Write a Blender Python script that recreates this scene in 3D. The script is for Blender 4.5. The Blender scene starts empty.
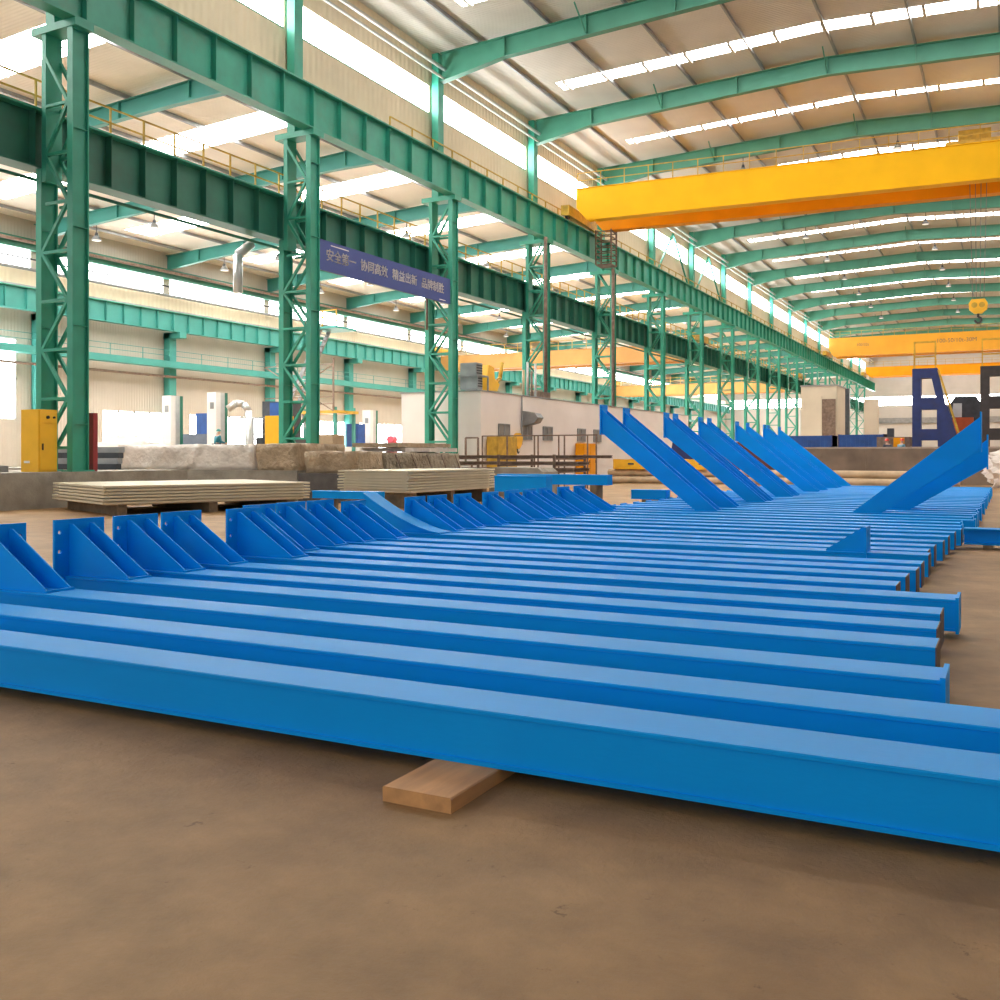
import bpy, bmesh, math, random
from mathutils import Vector, Matrix, noise
random.seed(7)
C = bpy.context.scene.collection
H = 1.6                       # eye height of the photographer
S = H / 1.75                  # scale used for everything measured on the beams
YAW = math.radians(27.4); SN, CS = math.sin(YAW), math.cos(YAW); FP = 985.0; HZ = 455.0

ORD = ("first second third fourth fifth sixth seventh eighth ninth tenth eleventh twelfth thirteenth fourteenth fifteenth "
       "sixteenth seventeenth eighteenth nineteenth twentieth").split()
def ordn(i):
    if i < 20: return ORD[i]
    tens = {2: 'twent', 3: 'thirt', 4: 'fort'}[(i + 1) // 10]
    return tens + 'ieth' if (i + 1) % 10 == 0 else tens + 'y-' + ORD[(i + 1) % 10 - 1]

# ------------------------------------------------------------------ mesh building
class MB:
    def __init__(s): s.v = []; s.f = []
    def add(s, vs, fs):
        b = len(s.v); s.v += [Vector(p) for p in vs]; s.f += [[b + i for i in f] for f in fs]; return s
    def box(s, x0, x1, y0, y1, z0, z1):
        return s.add([(x0,y0,z0),(x1,y0,z0),(x1,y1,z0),(x0,y1,z0),(x0,y0,z1),(x1,y0,z1),(x1,y1,z1),(x0,y1,z1)],
                     [(0,3,2,1),(4,5,6,7),(0,1,5,4),(1,2,6,5),(2,3,7,6),(3,0,4,7)])
    def bar(s, p, q, w, h=None, up=(0,0,1)):
        p, q = Vector(p), Vector(q); h = h or w; d = (q - p).normalized(); u = Vector(up)
        if abs(d.dot(u)) > .98: u = Vector((1,0,0))
        a = d.cross(u).normalized() * w / 2; c = a.cross(d).normalized() * h / 2
        vs = [p-a-c, p+a-c, p+a+c, p-a+c, q-a-c, q+a-c, q+a+c, q-a+c]
        return s.add(vs, [(0,1,2,3),(7,6,5,4),(0,4,5,1),(1,5,6,2),(2,6,7,3),(3,7,4,0)])
    def cyl(s, p, q, r, n=10, r2=None):
        p, q = Vector(p), Vector(q); d = (q - p).normalized(); u = Vector((0,0,1)) if abs(d.z) < .95 else Vector((1,0,0))
        a = d.cross(u).normalized(); c = d.cross(a).normalized(); r2 = r if r2 is None else r2
        vs = [p + (a*math.cos(t) + c*math.sin(t))*r for t in [2*math.pi*i/n for i in range(n)]] + \
             [q + (a*math.cos(t) + c*math.sin(t))*r2 for t in [2*math.pi*i/n for i in range(n)]]
        return s.add(vs, [(i, (i+1)%n, n+(i+1)%n, n+i) for i in range(n)] + [tuple(range(n-1,-1,-1)), tuple(range(n,2*n))])
    def tube(s, pts, r, n=8):
        for a, b in zip(pts, pts[1:]): s.cyl(a, b, r, n)
        return s
    def prism(s, prof, axis, a0, a1):
        """profile (list of 2-D points) pushed along an axis; x: (y,z), y: (x,z), z: (x,y)"""
        def mk(p, a): return {'x': (a,p[0],p[1]), 'y': (p[0],a,p[1]), 'z': (p[0],p[1],a)}[axis]
        n = len(prof)
        return s.add([mk(p,a0) for p in prof] + [mk(p,a1) for p in prof],
                     [tuple(range(n)), tuple(range(2*n-1,n-1,-1))] + [(i, n+i, n+(i+1)%n, (i+1)%n) for i in range(n)])
    def plate(s, outer, holes, axis, a0, a1):
        """flat plate with real holes; same axis rule as prism"""
        bm = bmesh.new(); es = []
        for loop in [outer] + holes:
            vs = [bm.verts.new((p[0], p[1], 0)) for p in loop]
            es += [bm.edges.new((vs[i], vs[(i+1)%len(vs)])) for i in range(len(vs))]
        bmesh.ops.triangle_fill(bm, use_beauty=True, use_dissolve=False, edges=es)
        bm.verts.index_update()
        flat = [(v.co.x, v.co.y) for v in bm.verts]; tri = [[v.index for v in f.verts] for f in bm.faces]; bm.free()
        def mk(p, a): return {'x': (a,p[0],p[1]), 'y': (p[0],a,p[1]), 'z': (p[0],p[1],a)}[axis]
        n = len(flat); fs = [t for t in tri] + [[i+n for i in reversed(t)] for t in tri]; k = 0
        for loop in [outer] + holes:
            m = len(loop); fs += [(k+i, k+(i+1)%m, n+k+(i+1)%m, n+k+i) for i in range(m)]; k += m
        return s.add([mk(p,a0) for p in flat] + [mk(p,a1) for p in flat], fs)
    def build(s, name, m, parent=None, base=None, smooth=False, local=False):
        if parent is not None:
            o0 = Vector((0,0,0)); q = parent
            while q is not None and not local: o0 += Vector(q.location); q = q.parent
        elif base is not None: o0 = Vector(base)
        else:
            lo = [min(v[i] for v in s.v) for i in range(3)]; hi = [max(v[i] for v in s.v) for i in range(3)]
            o0 = Vector(((lo[0]+hi[0])/2, (lo[1]+hi[1])/2, lo[2]))
        me = bpy.data.meshes.new(name); me.from_pydata([v - o0 for v in s.v], [], s.f)
        bm = bmesh.new(); bm.from_mesh(me); bmesh.ops.recalc_face_normals(bm, faces=bm.faces); bm.to_mesh(me); bm.free()
        if smooth:
            for p in me.polygons: p.use_smooth = True
        me.materials.append(m); o = bpy.data.objects.new(name, me); C.objects.link(o)
        if parent is not None: o.parent = parent
        else: o.location = o0
        return o

def tag(o, label, cat, group=None, kind='thing'):
    o['label'] = label; o['category'] = cat; o['kind'] = kind
    if group: o['group'] = group
    return o
def thing(name, label, cat, loc, group=None, rz=0):
    o = bpy.data.objects.new(name, None); o.empty_display_size = .3; C.objects.link(o)
    o.location = loc; o.rotation_euler = (0,0,rz); return tag(o, label, cat, group)
def struct(o): o['kind'] = 'structure'; return o
def copy_thing(o, loc, label):
    c = o.copy(); C.objects.link(c); c.location = loc; c['label'] = label
    for ch in o.children:
        d = ch.copy(); C.objects.link(d); d.parent = c
        for g in ch.children:
            e = g.copy(); C.objects.link(e); e.parent = d
    return c

# ------------------------------------------------------------------ materials
def mat(name, col, rough=.5, var=.12, scale=3.0, metal=0.0, bump=0.0, bscale=30.0, coat=0.0, spec=.5, stain=None, stain_amt=.3, stretch=(1,1,1)):
    m = bpy.data.materials.new(name); m.use_nodes = True; nt = m.node_tree; N, L = nt.nodes, nt.links
    b = N['Principled BSDF']; b.inputs['Roughness'].default_value = rough; b.inputs['Metallic'].default_value = metal
    b.inputs['Specular IOR Level'].default_value = spec; b.inputs['Coat Weight'].default_value = coat
    tc = N.new('ShaderNodeTexCoord'); mp = N.new('ShaderNodeMapping'); mp.inputs['Scale'].default_value = stretch
    L.new(tc.outputs['Object'], mp.inputs['Vector'])
    nz = N.new('ShaderNodeTexNoise'); nz.inputs['Scale'].default_value = scale; nz.inputs['Detail'].default_value = 5
    L.new(mp.outputs['Vector'], nz.inputs['Vector'])
    rp = N.new('ShaderNodeValToRGB'); rp.color_ramp.elements[0].position = .3; rp.color_ramp.elements[1].position = .7
    rp.color_ramp.elements[0].color = [c*(1-var) for c in col] + [1]
    rp.color_ramp.elements[1].color = [min(1, c*(1+var)) for c in col] + [1]
    L.new(nz.outputs['Fac'], rp.inputs['Fac']); out = rp.outputs['Color']
    if stain:
        n2 = N.new('ShaderNodeTexNoise'); n2.inputs['Scale'].default_value = scale*.37; n2.inputs['Detail'].default_value = 8; n2.inputs['Roughness'].default_value = .65
        L.new(mp.outputs['Vector'], n2.inputs['Vector'])
        r2 = N.new('ShaderNodeValToRGB'); r2.color_ramp.elements[0].position = .52; r2.color_ramp.elements[1].position = .68
        r2.color_ramp.elements[0].color = (0,0,0,1); r2.color_ramp.elements[1].color = (stain_amt,)*3 + (1,)
        L.new(n2.outputs['Fac'], r2.inputs['Fac'])
        mx = N.new('ShaderNodeMix'); mx.data_type = 'RGBA'; mx.inputs[7].default_value = (*stain, 1)
        L.new(r2.outputs['Color'], mx.inputs[0]); L.new(out, mx.inputs[6]); out = mx.outputs[2]
    L.new(out, b.inputs['Base Color'])
    if bump:
        n3 = N.new('ShaderNodeTexNoise'); n3.inputs['Scale'].default_value = bscale; n3.inputs['Detail'].default_value = 6
        L.new(mp.outputs['Vector'], n3.inputs['Vector'])
        bp = N.new('ShaderNodeBump'); bp.inputs['Strength'].default_value = bump; bp.inputs['Distance'].default_value = .35 if bump >= .5 else .05
        L.new(n3.outputs['Fac'], bp.inputs['Height']); L.new(bp.outputs['Normal'], b.inputs['Normal'])
    return m
def ribbed(name, col, axis, pitch, depth=.5, rough=.6, var=.06, seam=0.0):
    """profiled sheet: ribs across the given axis"""
    m = mat(name, col, rough, var, .5); nt = m.node_tree; N, L = nt.nodes, nt.links
    tc = N.new('ShaderNodeTexCoord'); w = N.new('ShaderNodeTexWave'); w.wave_type = 'BANDS'; w.bands_direction = axis
    w.inputs['Scale'].default_value = 1/(pitch*3.1831/ (2*math.pi)*2); w.wave_profile = 'SIN'
    w.inputs['Scale'].default_value = math.pi/(10*pitch)*2
    L.new(tc.outputs['Object'], w.inputs['Vector'])
    bp = N.new('ShaderNodeBump'); bp.inputs['Strength'].default_value = depth; bp.inputs['Distance'].default_value = .05
    L.new(w.outputs['Fac'], bp.inputs['Height']); L.new(bp.outputs['Normal'], N['Principled BSDF'].inputs['Normal'])
    return m
def glow(name, col, strength):
    m = bpy.data.materials.new(name); m.use_nodes = True; nt = m.node_tree; N, L = nt.nodes, nt.links
    b = N['Principled BSDF']; b.inputs['Base Color'].default_value = (.8,.8,.8,1); b.inputs['Roughness'].default_value = .4
    b.inputs['Emission Color'].default_value = (*col, 1); b.inputs['Emission Strength'].default_value = strength
    return m

BLUE   = mat('blue_gloss_paint', (.0005,.345,.93), .46, .06, 2.0, bump=.03, bscale=60, spec=.14, coat=.0, stretch=(.25,1,1))
BLUE2  = mat('dark_blue_paint', (.018,.035,.16), .5, .2, 2, stain=(.05,.04,.05), stain_amt=.4)
BLUEC  = mat('container_blue_paint', (.012,.075,.30), .5, .2, 2)
RAWEND = mat('bare_steel_end', (.11,.075,.065), .6, .25, 4)
GREEN  = mat('green_steel_paint', (.035,.32,.22), .45, .12, 1.2, stain=(.16,.15,.10), stain_amt=.25)
GREEND = mat('dull_green_steel_paint', (.028,.17,.115), .5, .18, .8, stain=(.05,.07,.055), stain_amt=.5)
GREENR = mat('rafter_green_paint', (.055,.25,.165), .5, .10, .8)
ORANG2 = mat('dull_orange_paint', (.52,.27,.07), .5, .10, .6)
TEAL   = mat('teal_steel_paint', (.045,.27,.235), .5, .10, .8)
YELLOW = mat('crane_yellow_paint', (.95,.50,.001), .5, .05, .6, spec=.2)
ORANGE = mat('crane_orange_and_shaded_yellow', (.86,.34,.004), .5, .08, .6, spec=.2)
YELLOW2= mat('crane_deep_yellow_paint', (.78,.36,.02), .45, .06, .6)
YDULL  = mat('dirty_yellow_paint', (.55,.33,.03), .5, .25, 3)
YCAB   = mat('cabinet_yellow_paint', (.92,.50,.02), .4, .06, 2)
RED    = mat('red_paint', (.30,.025,.03), .5, .15, 2)
CONC   = mat('grey_concrete', (.34,.31,.26), .85, .15, 2.5, bump=.3, bscale=25, stain=(.16,.15,.13), stain_amt=.6)
CONCD  = mat('dark_concrete', (.15,.14,.135), .85, .2, 3, bump=.3, bscale=25)
STEELG = mat('grey_steel', (.30,.31,.32), .45, .15, 2, metal=.4)
GALV   = mat('galvanised_sheet', (.55,.56,.55), .35, .1, 2, metal=.5)
BROWN  = mat('rusty_brown_steel', (.21,.145,.11), .65, .3, 5, stain=(.10,.055,.03), stain_amt=.6)
RUST   = mat('rusty_steel_plate', (.20,.145,.105), .55, .3, .8, stain=(.30,.23,.17), stain_amt=.6, bump=.1, bscale=4)
DRED   = mat('dark_red_primer', (.10,.025,.022), .6, .3, 2, stain=(.02,.02,.03), stain_amt=.7)
WHITE  = mat('white_paint', (.78,.76,.74), .5, .05, 1)
PLASTER= mat('off_white_plaster', (.85,.79,.755), .8, .05, .4, stain=(.74,.67,.63), stain_amt=.3)
CREAM  = mat('cream_sheet', (.74,.66,.48), .5, .08, 1.2)
CREAMW = mat('house_wall', (.66,.58,.46), .8, .08, .4)
PAPER  = mat('brown_wrapping_paper', (.46,.34,.22), .55, .2, 2, bump=.5, bscale=5)
PLAST  = mat('dusty_white_plastic', (.74,.66,.59), .28, .14, 1.6, bump=.75, bscale=1.3, spec=.6)
TARP   = mat('grey_brown_wrap', (.34,.28,.20), .6, .2, 2.5, bump=.5, bscale=6)
TIMBER = mat('orange_brown_timber', (.66,.34,.13), .6, .15, 4, stretch=(3,.4,3), stain=(.30,.14,.06), stain_amt=.4)
TIMD   = mat('old_grey_timber', (.22,.16,.10), .8, .25, 5)
LOG    = mat('tan_pipe', (.55,.40,.25), .6, .2, 2)
GLASSG = mat('grey_window_glass', (.20,.19,.185), .3, .15, 2)
DARK   = mat('dark_machine_paint', (.04,.045,.055), .45, .3, 3)
BLACK  = mat('black_paint', (.02,.018,.016), .5, .1, 3)
SIGNB  = mat('banner_blue', (.055,.085,.30), .6, .06, 1)
LETTER = mat('banner_letter_cream', (.96,.90,.84), .6, .03, 1)
BAGW   = mat('white_bag_fabric', (.80,.72,.66), .7, .08, 2, bump=.4, bscale=6)
SKIN   = mat('skin', (.55,.33,.24), .5, .05, 5)
CLOTHT = mat('teal_workwear', (.02,.17,.23), .8, .15, 8)
CLOTHB = mat('blue_grey_workwear', (.12,.27,.36), .8, .15, 8)
CLOTHD = mat('dark_workwear', (.05,.06,.09), .8, .15, 8)
HELMET = mat('red_helmet_plastic', (.75,.05,.025), .35, .05, 3)
PINK   = mat('pink_red_plastic', (.70,.12,.18), .5, .1, 3)
ROPE   = mat('steel_rope', (.16,.15,.14), .5, .1, 10)
ROOF   = ribbed('roof_sheet', (.63,.585,.52), 'Y', .4, .35)
ROOFS  = ribbed('roof_sheet_pale', (.84,.80,.74), 'Y', .4, .25)
WALLB  = ribbed('beige_wall_sheet', (.50,.455,.39), 'Y', .5, .3)
WALLU  = ribbed('cream_translucent_sheet', (.74,.62,.44), 'Y', .8, .6)
WALLE  = ribbed('grey_white_wall_sheet', (.55,.53,.50), 'X', .5, .3)
DAY    = glow('daylight_pane', (1,1,1), 10.0)
SKYL   = glow('skylight_sheet', (1,.98,.95), 13.0)
SKYS   = glow('skylight_sheet_side', (1,.98,.95), 14.0)
LAMPG  = glow('lamp_glass', (1,.97,.9), .4)

def floor_material():
    m = bpy.data.materials.new('dusty_concrete_floor'); m.use_nodes = True; nt = m.node_tree; N, L = nt.nodes, nt.links
    b = N['Principled BSDF']; tc = N.new('ShaderNodeTexCoord')
    def noise(sc, det, ro=.55):
        n = N.new('ShaderNodeTexNoise'); n.inputs['Scale'].default_value = sc; n.inputs['Detail'].default_value = det
        n.inputs['Roughness'].default_value = ro; L.new(tc.outputs['Object'], n.inputs['Vector']); return n
    n1, n2, n3, n4 = noise(.35, 6), noise(2.2, 8, .65), noise(34, 6, .7), noise(5.5, 10, .75)
    r1 = N.new('ShaderNodeValToRGB'); e = r1.color_ramp.elements
    e[0].position, e[1].position = .3, .7; e[0].color = (.31,.18,.08,1); e[1].color = (.49,.31,.15,1)
    L.new(n1.outputs['Fac'], r1.inputs['Fac'])
    r2 = N.new('ShaderNodeValToRGB'); e = r2.color_ramp.elements
    e[0].position, e[1].position = .32, .72; e[0].color = (.62,.59,.55,1); e[1].color = (1.15,1.1,1.02,1)
    L.new(n2.outputs['Fac'], r2.inputs['Fac'])
    mx = N.new('ShaderNodeMix'); mx.data_type = 'RGBA'; mx.blend_type = 'MULTIPLY'; mx.inputs[0].default_value = .75
    L.new(r1.outputs['Color'], mx.inputs[6]); L.new(r2.outputs['Color'], mx.inputs[7])
    r4 = N.new('ShaderNodeValToRGB'); e = r4.color_ramp.elements        # scattered dark chips and scratches
    e[0].position, e[1].position = .33, .38; e[0].color = (.25,.2,.16,1); e[1].color = (1,1,1,1)
    L.new(n4.outputs['Fac'], r4.inputs['Fac'])
    m2 = N.new('ShaderNodeMix'); m2.data_type = 'RGBA'; m2.blend_type = 'MULTIPLY'; m2.inputs[0].default_value = .6
    L.new(mx.outputs[2], m2.inputs[6]); L.new(r4.outputs['Color'], m2.inputs[7])
    L.new(m2.outputs[2], b.inputs['Base Color'])
    b.inputs['Roughness'].default_value = .62; b.inputs['Specular IOR Level'].default_value = .35
    add = N.new('ShaderNodeMath'); add.operation = 'ADD'; L.new(n2.outputs['Fac'], add.inputs[0])
    mu = N.new('ShaderNodeMath'); mu.operation = 'MULTIPLY'; mu.inputs[1].default_value = .25
    L.new(n3.outputs['Fac'], mu.inputs[0]); L.new(mu.outputs[0], add.inputs[1])
    bp = N.new('ShaderNodeBump'); bp.inputs['Strength'].default_value = .6; bp.inputs['Distance'].default_value = .03
    L.new(add.outputs[0], bp.inputs['Height']); L.new(bp.outputs['Normal'], b.inputs['Normal'])
    return m
FLOOR = floor_material()

# ------------------------------------------------------------------ the setting
XW, XC, XF = -59.0, -26.1, -27.55            # outer wall, near legs, far legs
YEND = 228.0
BAY = 11.77; Y0 = 21.45
COLY = [Y0 + BAY*k for k in range(17)]
struct(MB().box(-62, 12, -24, 232, -.3, 0).build('floor', FLOOR, base=(0,0,0)))
wn = [0]
def window(panes, bars, frame_m, name=None, pane_m=None):
    wn[0] += 1
    w = panes.build(name or 'window_%d' % wn[0], pane_m or DAY); struct(w)
    if bars is not None and bars.v: bars.build('window_frame', frame_m, w)
    return w
# outer wall of the side bay, built as strips that leave the openings free
DOORY = (36.5, 43.6); LOWZ = (1.0, 4.9)
lows = [(50.6, 56.6), (59.2, 68.5), (71.0, 80.6), (82.6, 92.5), (94.6, 104), (107, 128), (131, 164)]
w = MB()
w.box(XW-.2, XW, -24, YEND, 9.4, 14.2)
w.box(XW-.2, XW, -24, YEND, 15.4, 18.5)
prev = -24
for a, b in [DOORY] + lows:
    z0, z1 = (4.0, 9.4) if (a, b) == DOORY else LOWZ
    w.box(XW-.2, XW, prev, a, 0, 9.4); w.box(XW-.2, XW, a, b, 0, z0)
    if z1 < 9.4: w.box(XW-.2, XW, a, b, z1, 9.4)
    prev = b
w.box(XW-.2, XW, prev, YEND, 0, 9.4)
struct(w.build('wall_left', WALLB, base=(XW, 0, 0)))
struct(MB().box(XW, XW+.08, -24, YEND, 12.8, 14.2).build('wall_left_upper_band', WALLU, base=(XW,0,0)))
for a, b in [DOORY] + lows:
    z0, z1 = (4.0, 9.4) if (a, b) == DOORY else LOWZ
    p = MB().box(XW-.15, XW-.1, a, b, z0, z1); f = MB(); n = max(1, int((b-a)/1.5))
    for i in range(n+1):
        y = a + (b-a)*i/n; f.box(XW-.1, XW-.02, y-.07, y+.07, z0, z1)
    for z in (z0+.05, (z0+z1)/2, z1-.05): f.box(XW-.1, XW-.02, a, b, z-.04, z+.04)
    window(p, f, GALV)
for k in range(-3, 17):                                    # clerestory strip under the eave, one window per bay
    a, b = Y0+.3+BAY*k, Y0+BAY-.3+BAY*k
    if b > YEND: break
    p = MB().box(XW-.15, XW-.1, a, b, 14.2, 15.4)
    window(p, MB().box(XW-.1, XW-.02, a, b, 14.2, 14.28), TEAL)
w = MB()
for k in range(-3, 18): w.box(XW-.2, XW, Y0+BAY*k-.32, Y0+BAY*k+.32, 14.2, 15.4)
struct(w.build('wall_left_piers', WALLB, base=(XW,0,0)))
struct(MB().box(XW+.02, XW+.5, -24, YEND, 15.4, 16.15).build('trim_1', GREEND, base=(XW,0,0)))
# wall above the main girder
w = MB().box(-27.6, -27.4, -24, YEND, 17.3, 19.7).box(-27.6, -27.4, -24, YEND, 21.2, 23.2)
for k in range(-3, 18): w.box(-27.6, -27.4, Y0+BAY*k-.3, Y0+BAY*k+.3, 19.7, 21.2)
struct(w.build('wall_aisle_upper', WALLU, base=(-27.5,0,0)))
for k in range(-3, 17):
    a, b = Y0+.3+BAY*k, Y0+BAY-.3+BAY*k
    if b > YEND: break
    window(MB().box(-27.55, -27.5, a, b, 19.7, 21.2), MB().box(-27.5, -27.42, a, b, 19.7, 19.78), GREEN)
# end wall
w = MB().box(-62, 12, YEND, YEND+.3, 0, 12.3).box(-62, 12, YEND, YEND+.3, 14.2, 18.6).box(-62, 12, YEND, YEND+.3, 19.8, 24.5)
w.box(-62, -58, YEND, YEND+.3, 12.3, 14.2).box(9, 12, YEND, YEND+.3, 12.3, 14.2).box(-62, -22, YEND, YEND+.3, 18.6, 19.8).box(9, 12, YEND, YEND+.3, 18.6, 19.8)
struct(w.build('wall_far', WALLE, base=(-20,YEND,0)))
window(MB().box(-58, 9, YEND+.1, YEND+.15, 12.3, 14.2), None, None)
window(MB().box(-22, 9, YEND+.1, YEND+.15, 18.6, 19.8), None, None)
struct(MB().box(-26, 9, YEND-.3, YEND, 8.4, 9.6).build('trim_2', STEELG))
w = MB().box(9.0, 9.3, -24, YEND, 0, 24.6)
struct(w.build('wall_right', WALLB, base=(9,0,0)))
def zmain(x): return 23.1 + .04*(x + 27.4) if x < -9 else 23.1 + .04*18.4 - .04*(x + 9)
def zside(x): return 17.5 + .05*(x + 59)
# roofs: strips of sheet with the daylight strips set between them
rm, rs = MB(), MB()
def slab(m, x0, x1, y0, y1, zf, t=.12):
    m.add([(x0,y0,zf(x0)),(x1,y0,zf(x1)),(x1,y1,zf(x1)),(x0,y1,zf(x0)),(x0,y0,zf(x0)+t),(x1,y0,zf(x1)+t),(x1,y1,zf(x1)+t),(x0,y1,zf(x0)+t)],
          [(0,3,2,1),(4,5,6,7),(0,1,5,4),(1,2,6,5),(2,3,7,6),(3,0,4,7)])
yy = -24.0
for k in range(-4, 18):
    ya = Y0 + BAY*k + 7.4; wdt = 1.25 if k % 2 == 0 else .8; yb = ya + wdt
    if ya < 20: continue
    if yb > YEND: break
    for x0, x1 in ((-27.5, -9), (-9, 9.2)): slab(rm, x0, x1, yy, ya, zmain)
    slab(rm, -27.5, -23.5, ya, yb, zmain); slab(rm, 7.5, 9.2, ya, yb, zmain)
    p = MB(); slab(p, -23.5, -9, ya, yb, zmain, .04); slab(p, -9, 7.5, ya, yb, zmain, .04)
    f = MB()
    for i in range(13):
        x = -23 + 2.4*i; f.bar((x, ya, zmain(x)-.06), (x, yb, zmain(x)-.06), .16)
    window(p, f, ROOF, pane_m=SKYL); yy = yb
for x0, x1 in ((-27.5, -9), (-9, 9.2)): slab(rm, x0, x1, yy, YEND+.2, zmain)
struct(rm.build('ceiling', ROOF, base=(0,0,23)))
yy = -24.0
for k in range(-4, 18):
    ya = Y0 + BAY*k + 5.0; yb = ya + 2.4
    if ya < 14: continue
    if yb > YEND: break
    slab(rs, -59.1, -27.6, yy, ya, zside); slab(rs, -59.1, -56, ya, yb, zside); slab(rs, -30, -27.6, ya, yb, zside)
    p = MB(); slab(p, -56, -30, ya, yb, zside, .04); f = MB()
    for i in range(12):
        x = -55 + 2.2*i; f.bar((x, ya, zside(x)-.05), (x, yb, zside(x)-.05), .07)
    window(p, f, ROOFS, pane_m=SKYS); yy = yb
slab(rs, -59.1, -27.6, yy, YEND+.2, zside)
struct(rs.build('ceiling_side_bay', ROOFS, base=(0,0,17)))
tn = [2]
def trim(mb, m):
    tn[0] += 1; return struct(mb.build('trim_%d' % tn[0], m))
for x in (-57, -53, -49, -45, -41, -37, -33, -29.5): trim(MB().bar((x, -24, zside(x)-.12), (x, YEND, zside(x)-.12), .1, .2), STEELG)
for x in (-24.5, -20.5, -16.5, -12.5, -8.5, -4.5, -.5, 3.5): trim(MB().bar((x, -24, zmain(x)-.12), (x, YEND, zmain(x)-.12), .1, .2), STEELG)

# ------------------------------------------------------------------ roof rafters
def ibeam_x(mb, pts, y, depth, fl=.35, t=.04):
    """I-section running along x through (x, z_top) points"""
    for (x0, z0, d0), (x1, z1, d1) in zip(pts, pts[1:]):
        def q(ya, yb, a0, b0, a1, b1):
            mb.add([(x0,ya,a0),(x1,ya,a1),(x1,yb,a1),(x0,yb,a0),(x0,ya,b0),(x1,ya,b1),(x1,yb,b1),(x0,yb,b0)],
                   [(0,3,2,1),(4,5,6,7),(0,1,5,4),(1,2,6,5),(2,3,7,6),(3,0,4,7)])
        q(y-t/2, y+t/2, z0-d0, z0, z1-d1, z1)
        q(y-fl/2, y+fl/2, z0-d0-t, z0-d0, z1-d1-t, z1-d1)
        q(y-fl/2, y+fl/2, z0-t, z0, z1-t, z1)
for i, y in enumerate(COLY[1:]):
    mb = MB(); pts = [(x, zside(x)-.24, d) for x, d in ((-58.9, 1.1), (-54, .85), (-43, .75), (-34, .85), (-27.8, 1.1))]
    ibeam_x(mb, pts, y, .8)
    for x in (-55.5, -51, -46.5, -42, -37.5, -33): mb.box(x-.03, x+.03, y-.17, y+.17, zside(x)-1.0, zside(x)-.24)
    tag(mb.build('roof_rafter', TEAL), 'teal rafter under the pale side bay roof, %s one from the front' % ordn(i), 'roof beam', 'side bay rafters')
for i, y in enumerate(COLY[2:]):
    mb = MB(); pts = [(x, zmain(x)-.24, d) for x, d in ((-26.8, 1.5), (-23, 1.0), (-9, .95), (5, 1.0), (8.9, 1.4))]
    ibeam_x(mb, pts, y, 1.0, .4)
    for x in (-23, -18.5, -14, -9, -4.5, 0, 4.5): mb.box(x-.03, x+.03, y-.19, y+.19, zmain(x)-1.2, zmain(x)-.24)
    for x in (-18.5, -9, 0):
        for sy in (-1, 1): mb.bar((x, y+.1*sy, zmain(x)-1.2), (x, y+1.6*sy, zmain(x)-.22), .06)
    tag(mb.build('roof_rafter', GREENR), 'green main hall rafter spanning above the cranes, %s one from the front' % ordn(i), 'roof beam', 'main hall rafters')

# ------------------------------------------------------------------ lattice columns
def lattice_column(k, y):
    z0 = {0: 1.08, 1: 0.0, 2: 0.0, 3: 5.06, 4: 5.06, 5: 5.06}.get(k, 0.0); zt = 15.24
    where = {0: 'on the concrete ledge behind the yellow cabinet', 1: 'carrying the left end of the blue banner', 2: 'carrying the right end of the blue banner',
             3: 'rising behind the white office roof'}.get(k, 'in the row along the aisle')
    t = thing('lattice_column', 'green lattice steel column %s, %s from the left' % (where, ordn(k)), 'column', (XC-.7, y, z0), 'lattice columns along the aisle')
    for x, zz in ((XC, zt), (XF, 10.74)):
        m = MB().box(x-.03, x+.03, y-.28, y+.28, z0, zz)
        m.box(x-.125, x+.125, y-.31, y-.275, z0, zz).box(x-.125, x+.125, y+.275, y+.31, z0, zz).box(x-.25, x+.25, y-.42, y+.42, z0, z0+.05)
        z = z0 + 1.5
        while z < zz: m.box(x-.115, x+.115, y-.28, y+.28, z-.012, z+.012); z += 3.1
        m.build('leg', GREEN, t)
    m = MB().box(XF+.13, XF+.33, y-.3, y+.3, 10.3, 15.0); m.build('upper_post', GREEN, t)
    m = MB().box(XF-.3, XC+.3, y-.35, y+.35, 15.0, 15.24); m.build('cap_beam', GREEN, t)
    z = z0 + .75; up = k % 2 == 0; n = 0
    while z + 1.55 < zt:
        m = MB()
        for sy in (-.26, .26):
            m.bar((XF+(.12 if z < 9.5 else .3), y+sy, z), (XC-.12, y+sy, z), .09)
            xl_ = XF+.12 if z < 9.5 else XF+.3
            a, b = ((xl_, z), (XC-.12, z+1.55)) if up else ((XC-.12, z), (xl_, z+1.55))
            m.bar((a[0], y+sy, a[1]), (b[0], y+sy, b[1]), .10)
        m.build('bracing', GREEN, t); up = not up; z += 1.55
    # post above the girder up to the main roof
    m = MB().box(-27.25, -26.85, y-.28, y+.28, 15.25, zmain(-27)-.25); m.build('roof_post', GREEN, t)
    return t
cols = [lattice_column(k, y) for k, y in enumerate(COLY)]
for k, nm in ((5, 'first'), (6, 'second')):               # V-braces above the main girder
    y = COLY[k]; t = thing('brace', '%s inverted V brace between roof posts above the girder' % nm, 'brace', (-27.1, y+6, 17.2), 'V braces above the girder')
    for s in (-1, 1): MB().bar((-27.1, y+6, 21.6), (-27.05, y+6+5.2*s, 17.0), .14).build('strut', GREEN, t)
for z, r in ((22.0, .10), (21.5, .07)):
    trim(MB().cyl((-26.6, -24, z), (-26.6, YEND, z), r, 8), GALV)

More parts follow.
